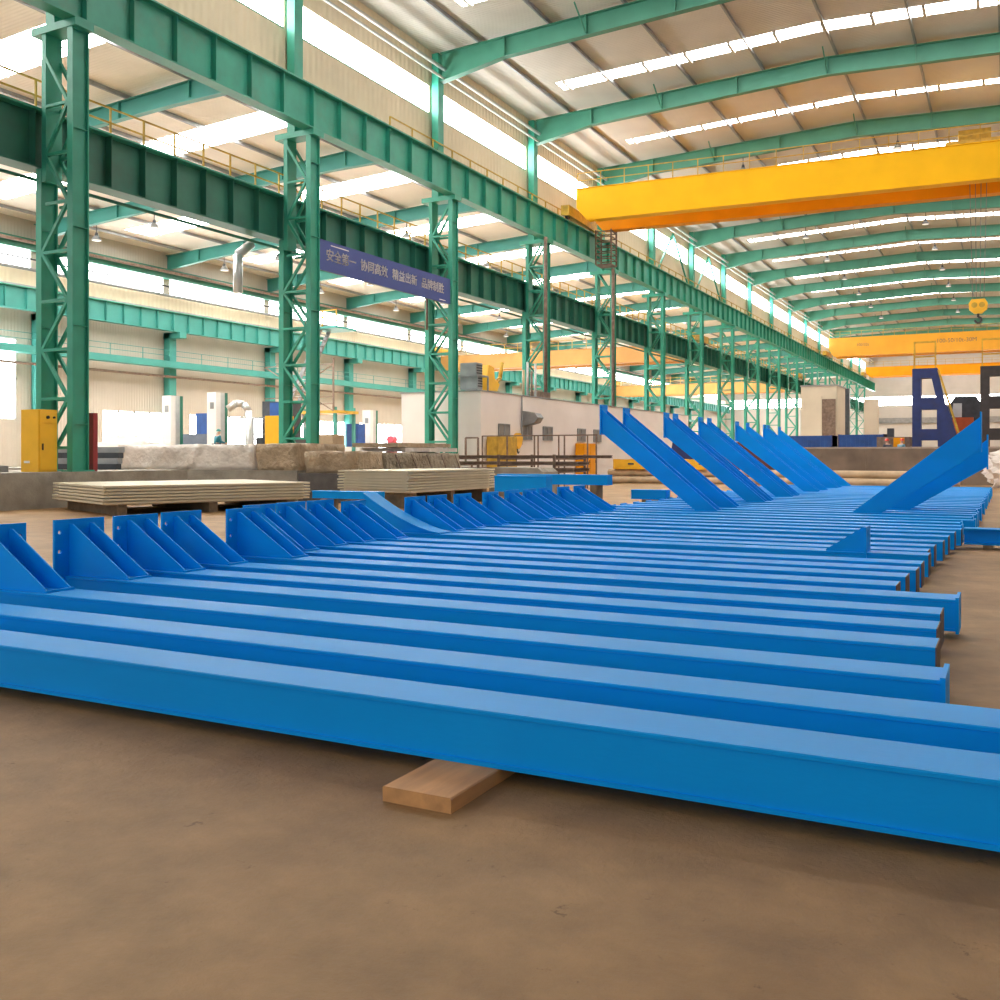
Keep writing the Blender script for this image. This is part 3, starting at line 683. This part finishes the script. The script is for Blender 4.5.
def cab(lab, x0, x1, y0, y1, z0, z1, m, name='cabinet', cat='cabinet', doors=2):
    t = thing(name, lab, cat, ((x0+x1)/2, (y0+y1)/2, z0)); MB().box(x0, x1, y0, y1, z0, z1).build('body', m, t)
    for q in range(doors):
        a = y0 + (y1-y0)*q/doors; b = y0 + (y1-y0)*(q+1)/doors
        d = MB().box(x1, x1+.025, a+.03, b-.03, z0+.05, z1-.05).build('door', m, t)
        MB().box(x1+.025, x1+.05, b-.14, b-.09, (z0+z1)/2-.1, (z0+z1)/2+.1).build('handle', DARK, d)
    return t
cab('yellow double cabinet against the white office wall', -24.9, -24.3, 46.5, 48.9, 0, 2.6, YDULL)
cab('orange cabinet farther along the white office wall', -24.9, -24.3, 58.6, 60.6, 0, 2.35, ORANGE)
t = thing('lifting_clamp', 'yellow lifting hook hanging on the white office wall', 'hook', (-24.7, 50.1, 1.7))
MB().prism([(49.7,2.7),(50.0,2.85),(50.3,2.85),(50.6,2.6),(50.5,2.2),(50.2,1.95),(50.0,1.95),(49.7,2.3)], 'x', -24.92, -24.75).build('body', YCAB, t)
MB().tube([(-24.85,50.1,1.95),(-24.85,50.1,1.78),(-24.85,50.2,1.7),(-24.85,50.3,1.78)], .04).build('hook', DARK, t)
t = thing('roof_unit', 'grey cooling unit on the white office roof', 'machine', (-26.2, 47.2, 5.06))
MB().box(-26.6, -25.6, 46.6, 47.3, 5.16, 6.6).build('casing', STEELG, t)
for q in range(9): MB().box(-25.6, -25.57, 46.65, 47.25, 5.3+q*.14, 5.37+q*.14).build('louvre', DARK, t)
fm = MB()
for x in (-26.8, -25.5):
    for y in (46.5, 47.75): fm.box(x-.04, x+.04, y-.04, y+.04, 5.06, 5.9)
fm.bar((-25.5,46.5,5.9),(-25.5,47.75,5.9),.07); fm.bar((-26.8,46.5,5.9),(-26.8,47.75,5.9),.07); fm.bar((-26.8,46.5,5.9),(-25.5,46.5,5.9),.07); fm.bar((-26.8,47.75,5.9),(-25.5,47.75,5.9),.07); fm.build('guard_frame', STEELG, t)
t = thing('chain_hoist', 'bright yellow hoist with hanging cover on the white office roof', 'hoist', (-26, 49.6, 5.06))
MB().prism([(48.8,5.2),(50.0,5.2),(50.3,5.6),(49.7,5.9),(49.6,6.5),(49.0,6.6),(48.8,6.0)], 'x', -26.4, -25.7).build('cover', YCAB, t)
MB().box(-26.3, -25.8, 49.0, 50.4, 5.06, 5.2).build('base', YDULL, t)
MB().tube([(-26,50.2,5.6),(-26,50.9,6.0),(-26,51.2,6.9)], .12).build('hose', YDULL, t, smooth=True)
t.location.y -= .75
for q in range(4): pipe('upright pipe on the office roof, %s of four' % ordn(q), [(-25.4+.0*q, 52.0+.55*q, 5.06), (-25.4, 52.0+.55*q, 6.6+.5*(q % 2))], .07, (LOG, GALV, BROWN, GALV)[q])
tag(MB().box(-25.9,-25.3,53.9,55.6,5.06,5.45).build('scrap_crate', BROWN), 'brown crate on the white office roof beside the pipes', 'crate')

# ------------------------------------------------------------------ steel sections and rails before the office
rack = thing('storage_rack', 'low rusty rack holding brown steel sections before the white office', 'rack', (-19.6, 39, 0))
for x in (-22.2, -19.4, -16.8):
    for y in (37.3, 40.6): MB().box(x-.05, x+.05, y-.05, y+.05, 0, 1.62).build('upright', BROWN, rack)
    for l in range(4): MB().box(x-.04, x+.04, 37.25, 40.65, .56+.28*l, .62+.28*l).build('arm', BROWN, rack)
for i in range(12):
    lay, q = divmod(i, 3); z = .62 + .28*lay; y = 37.65 + q*1.25; x0 = -23.0 + random.uniform(-.8,.5); x1 = -16.2 + random.uniform(-.3,.9); s_ = .09
    m = MB(); m.box(x0, x1, y-s_, y+s_, z+.10, z+.13).box(x0, x1, y-s_, y+s_, z, z+.025).box(x0, x1, y-.012, y+.012, z+.025, z+.10)
    tag(m.build('steel_section', BROWN), 'rusty brown steel section on the low rack, %s level, %s from the front' % (('lowest','second','third','top')[lay], pos[q]), 'steel bar', 'rusty sections on the rack')
tag(MB().prism([(-18,0),(-15.7,0),(-15.7,.95),(-15.9,1.1),(-17.8,1.13),(-18,1.0)], 'y', 33.8, 35.2).build('concrete_block', CONC), 'rough grey concrete block behind the farther panel stack', 'block')
t = thing('guard_rail', 'rusty brown guard rail standing before the white office', 'railing', (-21.3, 43.6, 0))
MB().bar((-23.6,43.6,2.55),(-17.4,43.6,2.55),.06).build('rail', BROWN, t)
for x in (-23.6,-22.2,-20.7,-20.5,-19.4,-19.1,-17.9,-17.45): MB().bar((x,43.6,0),(x,43.6,2.55),.06).build('post', BROWN, t)
t = thing('small_frame', 'small rusty tube frame leaning at the office corner', 'frame', (-23.6, 42.6, 0))
fm = MB(); 
for a, b in (((-24.0,1.2),(-24.0,2.45)),((-24.0,2.45),(-23.3,2.45)),((-23.3,2.45),(-23.3,1.2)),((-23.3,1.2),(-24.0,1.2)),((-23.65,0),(-23.65,1.2))): fm.bar((a[0],42.6,a[1]),(b[0],42.6,b[1]),.08)
fm.build('frame', BROWN, t)

# ------------------------------------------------------------------ far floor: tan pipes, yellow boxes, rusty bed
for i, (y, z, x0, x1, r) in enumerate(((53.2,.22,-20.5,-9.5,.2),(53.65,.22,-20.3,-9.2,.2),(53.4,.62,-20.6,-9.6,.2),(53.0,.22,-9,-2.6,.2),(53.5,.22,-9.1,-2.2,.2),(53.3,.62,-8.8,-2.6,.2),(53.85,.62,-20.2,-9.4,.2))):
    tag(MB().cyl((x0,y,z-.02),(x1,y,z-.02),r,14).build('tan_pipe', LOG, smooth=False), 'tan wrapped pipe on the floor beyond the blue beams, %s of seven' % ordn(i), 'pipe', 'tan pipes beyond the blue beams')
for j, (x0, x1, y, s) in enumerate(((-20.2, -18.2, 53.5, 'yellow crate with dark lettering on the tan pipes, left one'), (-16.1, -14.8, 53.5, 'yellow crate on the tan pipes, seen between the blue arms'))):
    t = thing('crate', s, 'crate', ((x0+x1)/2, y, .8)); MB().box(x0, x1, y-.45, y+.45, .8, 1.35).build('body', YCAB, t)
    for xx in (x0+.02, (x0+x1)/2, x1-.08): MB().box(xx, xx+.06, y-.47, y+.47, .82, 1.37).build('batten', YCAB, t)
    MB().box(x0+.9, x0+1.25, y-.475, y-.47, 1.05, 1.15).build('stencil_mark', DARK, t)
t = thing('machine_bed', 'long rusty steel bed wall behind the slanted arms', 'machine', (-3.5, 59.5, 0))
MB().prism([(58,0),(61,0),(61,1.95),(60.9,2.05),(58.1,2.05),(58,1.95)], 'x', -11.2, 5).build('plate', RUST, t)
for x in (-11.0,-7.2,-3.4,.4,4.2): MB().box(x, x+.05, 57.97, 58, .05, 1.95).build('seam', RUST, t)
tag(MB().box(-16.2,-11.6,56.5,58.5,0,1.5).prism([(-16.2,1.5),(-11.6,1.5),(-13.2,2.35),(-15.8,2.35)],'y',56.6,58.4).build('steel_stack', DRED), 'dark red steel casting behind the slanted arms', 'steel')
tag(MB().box(-18.9,-16.9,59.5,61,0,1.5).prism([(-18.9,1.5),(-16.9,1.5),(-17.2,2.75),(-18.7,2.75)],'y',59.6,60.9).build('covered_bundle', BLUE2), 'dark blue covered bundle seen between the first slanted arms', 'bundle')
tag(MB().box(-12.9,-10.9,63.5,65,0,1.9).build('steel_box', BROWN), 'brown steel box at the left end of the rusty bed', 'box')
def container(lab, x0, x1, y, z1, m):
    t = thing('container', lab, 'container', ((x0+x1)/2, y+1.2, 0)); MB().box(x0, x1, y, y+2.4, 0, z1).build('body', m, t)
    r = MB(); x = x0+.15
    while x < x1-.1: r.box(x, x+.12, y-.03, y, .15, z1-.15); x += .3
    r.build('side_ribs', m, t)
    for xx in (x0, x1-.1): MB().box(xx, xx+.1, y-.05, y+2.45, 0, z1+.03).build('corner_post', BLUE2, t)
container('left blue steel container behind the rusty bed', -14.6, -11.4, 74, 3.0, BLUEC)
container('right blue steel container behind the rusty bed', -11.0, -7.9, 74, 3.05, BLUEC)
t = thing('control_booth', 'dark machine booth with orange panel behind the helmeted workers', 'machine', (-6.6, 68, 0))
MB().box(-7.6, -5.6, 67, 69, 0, 2.75).build('body', BROWN, t); MB().box(-6.6, -5.95, 66.95, 67, 1.5, 2.7).build('panel', ORANGE, t)
MB().box(-7.0, -6.6, 67.2, 67.6, 2.75, 3.3).build('chimney', DARK, t)
tag(MB().box(-8.6,-4.6,62.2,64.4,0,.78).build('work_platform', STEELG), 'low grey work platform behind the rusty bed', 'platform')

# dark frames with three windows each
def frame(lab, x0, y, m, group):
    t = thing('gantry_upright', lab, 'machine', (x0+1.4, y, 0), group)
    out = [(x0,0),(x0+2.95,0),(x0+2.95,1.9),(x0+2.55,2.6),(x0+2.0,4.6),(x0+1.85,4.75),(x0+1.42,6.95),(x0,6.95)]
    holes = [[(x0+.5,5.15),(x0+1.35,5.15),(x0+1.1,6.35),(x0+.5,6.35)],[(x0+.5,3.2),(x0+1.4,3.2),(x0+1.4,4.4),(x0+.5,4.4)],[(x0+.5,1.7),(x0+1.45,1.7),(x0+1.45,2.5),(x0+.5,2.5)]]
    MB().plate(out, holes, 'y', y, y+.8).build('side_frame', m, t)
    MB().bar((x0+1.5,y-.15,6.8),(x0+2.9,y-.15,2.0),.09,.12).build('guide_rail', YDULL, t)
    c = MB()
    for xx in (x0+.1, x0+1.3):
        for yy in (y+.1, y+.7): c.bar((xx,yy,6.95),(xx,yy,8.6),.06)
    for z in (7.7, 8.6):
        for yy in (y+.1, y+.7): c.bar((x0+.1,yy,z),(x0+1.3,yy,z),.05)
        for xx in (x0+.1, x0+1.3): c.bar((xx,y+.1,z),(xx,y+.7,z),.05)
    c.build('top_cage', YDULL, t); MB().box(x0+.55, x0+1.4, y+.2, y+.6, 1.7, 2.05).build('slide', DARK, t)
frame('tall dark blue frame with three openings, left of the pair', -5.42, 66, BLUE2, 'tall machine frames')
frame('tall brown-black frame with openings at the right edge', -1.62, 66, mat('brown_black_paint', (.045,.035,.035), .55, .3, 2), 'tall machine frames')
t = thing('mobile_machine', 'dark cabbed machine with orange body between the tall frames', 'machine', (-2.6, 71, 0))
MB().box(-4.2,-1.2,70,73,0,2.9).build('chassis', BROWN, t)
c_ = MB().prism([(-3.6,2.9),(-1.7,2.9),(-1.7,5.0),(-2.0,5.4),(-3.2,5.4),(-3.6,4.8)],'y',70.4,72.6).build('cab', DARK, t)
MB().prism([(-3.4,4.05),(-2.8,4.05),(-2.8,4.95),(-3.3,4.95)],'y',70.36,70.4).build('window', GALV, c_)
MB().box(-3.3,-2.1,69.4,70.39,2.9,4.0).build('engine_cover', mat('orange_red_paint', (.62,.11,.03), .5, .15, 2), t)
MB().bar((-1.4,69.8,2.9),(-1.3,69.8,4.4),.25).build('mast', YCAB, t)
# white machine house by the aisle
t = thing('machine_house', 'tall beige machine house beside the far columns', 'building', (-17.9, 114, 0))
MB().box(-20.2,-16.5,110,118,0,9.0).build('walls', CREAMW, t); MB().box(-20.3,-16.4,109.9,118.1,9.0,9.15).build('roof', STEELG, t)
MB().box(-18.6,-18.0,109.8,110,0,7.9).build('door_jamb', CREAMW, t); MB().box(-18.0,-16.6,109.9,110,0,7.6).build('door', BROWN, t)
tag(MB().box(-15.5,-15.1,109,109.6,0,8.6).build('steel_post', DARK), 'thin dark post right of the beige machine house', 'column')
tag(MB().box(-14.0,-12.6,112,113,0,7.6).build('tall_panel', CREAMW), 'narrow beige panel beside the thin dark post', 'panel')

# white bag at the right edge
bm = bmesh.new(); bmesh.ops.create_icosphere(bm, subdivisions=4, radius=1.0)
for v in bm.verts:
    a = math.atan2(v.co.y, v.co.x); sp = max(0, math.sin(a*9 + v.co.z*13) - .45)*.55 + max(0, math.sin(a*17 - v.co.z*21) - .5)*.35
    v.co *= (.95 + sp*.55 + random.uniform(-.04,.04)); v.co.x *= 1.5; v.co.y *= 1.1; v.co.z = (v.co.z+.92)*1.03 if v.co.z > -.92 else 0
me = bpy.data.meshes.new('bulk_bag'); bm.to_mesh(me); bm.free(); me.materials.append(BAGW)
o = bpy.data.objects.new('bulk_bag', me); C.objects.link(o); o.location = (.5, 50.2, 0)
tag(o, 'big torn white bag with ragged edges at the right edge', 'bag')

# ------------------------------------------------------------------ side bay machines
def drill(lab, x, y, z1, group):
    t = thing('machining_column', lab, 'machine', (x, y, 0), group)
    MB().box(x-.5, x+.22, y-.4, y, 1.3, z1).build('cover', WHITE, t); MB().box(x-.3, x+.22, y, y+.35, 1.3, z1).build('slideway', GALV, t)
    MB().box(x-.3, x+.22, y+.35, y+.6, 1.3, z1).build('back_plate', GREEND, t); MB().box(x-.8, x+.8, y-.8, y+.9, 0, 1.3).build('base', WHITE, t)
    MB().box(x-.25, x+.05, y-.415, y-.4, z1-1.0, z1-.6).build('panel_mark', STEELG, t)
drill('tall white machining column beside the low windows, left one', -45.3, 44.1, 5.2, 'white machining columns')
drill('tall white machining column with a curved duct beside it', -42.9, 45.4, 5.4, 'white machining columns')
drill('tall white machining column behind the strapped bale', -43.2, 62, 5.0, 'white machining columns')
pipe('curved silver duct beside the white machining column', [(-42.3,45.6,4.4),(-41.9,45.9,4.75),(-41.5,46.1,4.7),(-41.2,46.2,4.3),(-41.1,46.2,0)], .22, GALV)
tag(MB().box(-50,-46.2,42.5,44,0,2.4).box(-49,-47,42.6,43.6,2.4,2.8).build('machine_table', WHITE), 'white machine table in the side bay left of the white columns', 'machine')
tag(MB().box(-46.4,-43.95,45.6,47,0,2.9).build('machine_plinth', mat('blue_grey_paint', (.12,.14,.18), .5, .15, 2)), 'blue-grey machine base between the two white columns', 'machine')
cab('blue cabinet on the blue-grey machine base', -45.3, -44.3, 46.0, 46.9, 2.9, 4.2, BLUEC, doors=1)
t = thing('milling_machine', 'dark heavy machine with blue motor in the side bay', 'machine', (-41, 49, 0))
MB().box(-42.2,-39.6,48,50.5,0,2.7).build('base', DARK, t)
for x in (-41.9,-40.2): MB().box(x-.3,x+.3,48.6,49.6,2.7,5.0).build('upright', DARK, t)
MB().box(-41.5,-40.6,48.5,49.6,3.4,4.9).build('motor', BLUEC, t)
for x in (-41.3,-40.7): MB().cyl((x,47.9,2.0),(x,48,2.0),.22,12).build('dial', WHITE, t)
fm = MB()
for z in (2.9,3.9): fm.bar((-43.3,47.4,z),(-39.2,47.4,z),.06)
for x in (-43.3,-41.9,-40.5,-39.2): fm.bar((x,47.4,0),(x,47.4,3.9),.06)
fm.build('guard', STEELG, t)
cab('yellow cabinet beside the dark milling machine', -33.0, -32.0, 38.2, 39.2, 2.0, 3.55, YCAB, doors=1)
tag(MB().box(-33.2,-31.9,38.0,39.4,0,2.0).build('cabinet_stand', TEAL), 'teal stand under the yellow cabinet in the side bay', 'stand')
tag(MB().box(-31.4,-30.2,38.4,39.2,0,2.15).build('yellow_box', YCAB), 'low yellow box right of the yellow cabinet', 'box')
tag(MB().box(-25.6,-24.9,33.0,33.8,0,2.45).build('carton', LOG), 'tan carton at the foot of the second column', 'box')
cab('blue control cabinet behind the brown paper bale', -43.6, -42.6, 59.4, 60.4, 2.2, 3.9, BLUEC, doors=1)
tag(MB().box(-44.2,-41.8,59,61,0,2.2).build('cabinet_plinth', WHITE), 'white plinth under the blue control cabinet', 'stand')
tag(MB().prism(circle(-41.2, 2.75, .3, 12), 'y', 61.6, 62.2).box(-41.5,-40.9,61.6,62.2,0,2.45).build('warning_drum', PINK), 'pink-red round drum near the left corner of the office', 'drum')
# stair tower in the side bay
t = thing('stair_tower', 'green access tower with sloping stair in the side bay', 'stairs', (-43, 58, 0))
m = MB()
for x in (-46.6,-42.2):
    for y in (56.2,58.4): m.box(x-.1,x+.1,y-.1,y+.1,0,5.0); m.build('post', TEAL, t); m = MB()
MB().box(-48.4,-41.9,56.0,58.6,4.55,4.75).build('platform', YDULL, t)
m = MB()
for z in (5.2,5.7,8.0): m.bar((-48.4,56.0,z),(-42.2,56.0,z),.06)
m.bar((-48.4,56,4.7),(-42.2,56,8.0),.06).bar((-42.2,56,4.7),(-48.4,56,8.0),.06).bar((-42.2,56,4.7),(-42.2,56,8.4),.1)
m.build('handrail', BROWN, t)
m = MB()
for y in (56.4,57.4): m.bar((-46.8,y,4.7),(-43.6,y,10.6),.1,.3)
for q in range(16): u = q/15; m.box(-46.8+3.2*u-.15,-46.8+3.2*u+.15,56.4,57.4,4.7+5.9*u,4.75+5.9*u)
m.build('stair_flight', STEELG, t)
m = MB()
for y in (56.3,57.0): m.bar((-43.6,y,0),(-45.2,y,4.55),.08)
for q in range(10): u = q/10; m.bar((-43.6-1.6*u,56.3,.2+4.5*u),(-43.6-1.6*u,57.0,.2+4.5*u),.05)
m.build('ladder', STEELG, t)
MB().box(-44.2,-41.8,55.8,58.2,10.5,10.65).build('landing', TEAL, t)
m = MB()
for x in (-44.2,-43,-41.8): m.bar((x,55.8,10.65),(x,55.8,11.8),.07)
m.bar((-44.2,55.8,11.75),(-41.8,55.8,11.75),.07); m.build('landing_rail', YDULL, t)

# ------------------------------------------------------------------ people
def person(lab, loc, rz, shirt, cap, capm, lean=0.0, reach=.35):
    me = bpy.data.meshes.new('person')
    J = {'pelvis':(0,0,.95,.145),'waist':(0,-.02,1.1,.135),'chest':(0,-.04-lean*.5,1.32,.165),'neck':(0,-.03-lean,1.49,.06),'skull':(0,-.05-lean*1.2,1.58,.085),'crown':(0,-.04-lean*1.2,1.69,.095)}
    for s, n in ((-1,'l'),(1,'r')):
        J.update({n+'hip':(.1*s,0,.9,.10),n+'knee':(.12*s,-.03,.49,.07),n+'ank':(.13*s,.02,.09,.048),n+'toe':(.15*s,-.16,.04,.04),
                  n+'sho':(.2*s,-.04-lean*.7,1.4,.075),n+'elb':(.28*s,-.06-lean*.7,1.13,.05),n+'wri':(.22*s,-.06-reach,1.04,.035),n+'han':(.2*s,-.14-reach,1.03,.038)})
        for f in range(4): J[n+'f%d'%f] = ((.17+.022*f)*s, -.23-reach-(.012 if f in (1,2) else 0), 1.01, .011); J[n+'g%d'%f] = ((.17+.02*f)*s, -.255-reach, .97, .010)
        J[n+'th'] = (.145*s, -.17-reach, 1.04, .013)
    E = [('pelvis','waist'),('waist','chest'),('chest','neck'),('neck','skull'),('skull','crown')]
    for n in 'lr':
        E += [('pelvis',n+'hip'),(n+'hip',n+'knee'),(n+'knee',n+'ank'),(n+'ank',n+'toe'),('chest',n+'sho'),(n+'sho',n+'elb'),(n+'elb',n+'wri'),(n+'wri',n+'han'),(n+'han',n+'th')]
        for f in range(4): E += [(n+'han',n+'f%d'%f),(n+'f%d'%f,n+'g%d'%f)]
    K = list(J); me.from_pydata([J[k][:3] for k in K], [(K.index(a), K.index(b)) for a, b in E], [])
    o = bpy.data.objects.new('person', me); C.objects.link(o); o.location = loc; o.rotation_euler = (0,0,rz)
    sk = o.modifiers.new('skin', 'SKIN'); sd = o.modifiers.new('sub', 'SUBSURF'); sd.levels = sd.render_levels = 2
    for i, k in enumerate(K): me.skin_vertices[0].data[i].radius = (J[k][3],)*2
    me.skin_vertices[0].data[0].use_root = True; me.materials.append(SKIN)
    tag(o, lab, 'person')
    def skinpart(name, keys, m, grow):
        ks = [k for k in K if k in keys]; m2 = bpy.data.meshes.new(name)
        m2.from_pydata([J[k][:3] for k in ks], [(ks.index(a), ks.index(b)) for a, b in E if a in ks and b in ks], [])
        p = bpy.data.objects.new(name, m2); C.objects.link(p); p.parent = o
        p.modifiers.new('skin', 'SKIN'); q = p.modifiers.new('sub', 'SUBSURF'); q.levels = q.render_levels = 2
        for i, k in enumerate(ks): m2.skin_vertices[0].data[i].radius = (J[k][3]*1.06+grow,)*2
        m2.skin_vertices[0].data[0].use_root = True; m2.materials.append(m)
    skinpart('jacket', ('pelvis','waist','chest','lsho','rsho','lelb','relb','lwri','rwri'), shirt, .012)
    skinpart('trousers', ('pelvis','lhip','rhip','lknee','rknee','lank','rank'), CLOTHD, .014)
    hx_, hy_, hz_ = J['crown'][:3]
    bm = bmesh.new(); bmesh.ops.create_uvsphere(bm, u_segments=20, v_segments=12, radius=.128)
    for v in bm.verts:
        if v.co.z < -.01: v.co.z = -.01; v.co.x *= 1.15; v.co.y *= 1.2
        v.co += Vector((hx_, hy_, hz_))
    m3 = bpy.data.meshes.new(cap); bm.to_mesh(m3); bm.free(); m3.materials.append(capm)
    p = bpy.data.objects.new(cap, m3); C.objects.link(p); p.parent = o
    f = MB()                                                       # face: eyes, nose, mouth, ears
    hx_, hy_, hz_ = J['skull'][:3]
    f.cyl((hx_,hy_-.085,hz_+.045),(hx_,hy_-.125,hz_+.01),.012,8,.018)
    f.cyl((hx_-.1,hy_,hz_+.03),(hx_-.085,hy_,hz_+.03),.03,8).cyl((hx_+.085,hy_,hz_+.03),(hx_+.1,hy_,hz_+.03),.03,8)
    f.build('nose_and_ears', SKIN, o, local=True)
    f = MB()
    for s in (-1,1): f.cyl((hx_+.035*s,hy_-.09,hz_+.055),(hx_+.035*s,hy_-.102,hz_+.055),.012,8)
    f.bar((hx_-.025,hy_-.098,hz_-.03),(hx_+.025,hy_-.098,hz_-.03),.008); f.build('eyes_and_mouth', DARK, o, local=True)
    return o
person('person in red helmet and blue-grey jacket bending over the rusty bed, right one', (-5.85, 62.9, .78), math.radians(140), CLOTHB, 'helmet', HELMET, .12)
person('person in red helmet and dark clothing beside the rusty bed, left one', (-6.5, 63.2, .78), math.radians(-150), CLOTHD, 'helmet', HELMET, .15)
person('person in teal jacket and cap seen from behind above the white plastic bale', (-38.2, 40.3, 1.2), math.radians(160), CLOTHT, 'cap', TEAL, .08)
tag(MB().box(-39.6,-37,39.6,41.2,0,1.2).build('work_step', STEELG), 'low grey step behind the white plastic bale', 'platform')

# ------------------------------------------------------------------ light and camera
wld = bpy.data.worlds.new('sky'); bpy.context.scene.world = wld; wld.use_nodes = True
bg = wld.node_tree.nodes['Background']; bg.inputs['Color'].default_value = (.93,.96,1,1); bg.inputs['Strength'].default_value = .75
cam = bpy.data.cameras.new('camera'); co = bpy.data.objects.new('camera', cam); C.objects.link(co)
co.location = (0,0,H); co.rotation_euler = (math.pi/2, 0, YAW)
cam.sensor_width = 36; cam.lens = 36*FP/1000; cam.shift_y = (HZ-500)/1000; cam.clip_end = 600
sc = bpy.context.scene; sc.camera = co
sc.view_settings.view_transform = 'Standard'; sc.view_settings.look = 'None'; sc.view_settings.exposure = .62; sc.view_settings.gamma = 1
sc.cycles.use_denoising = True; sc.cycles.max_bounces = 8; sc.cycles.diffuse_bounces = 5; sc.cycles.glossy_bounces = 3
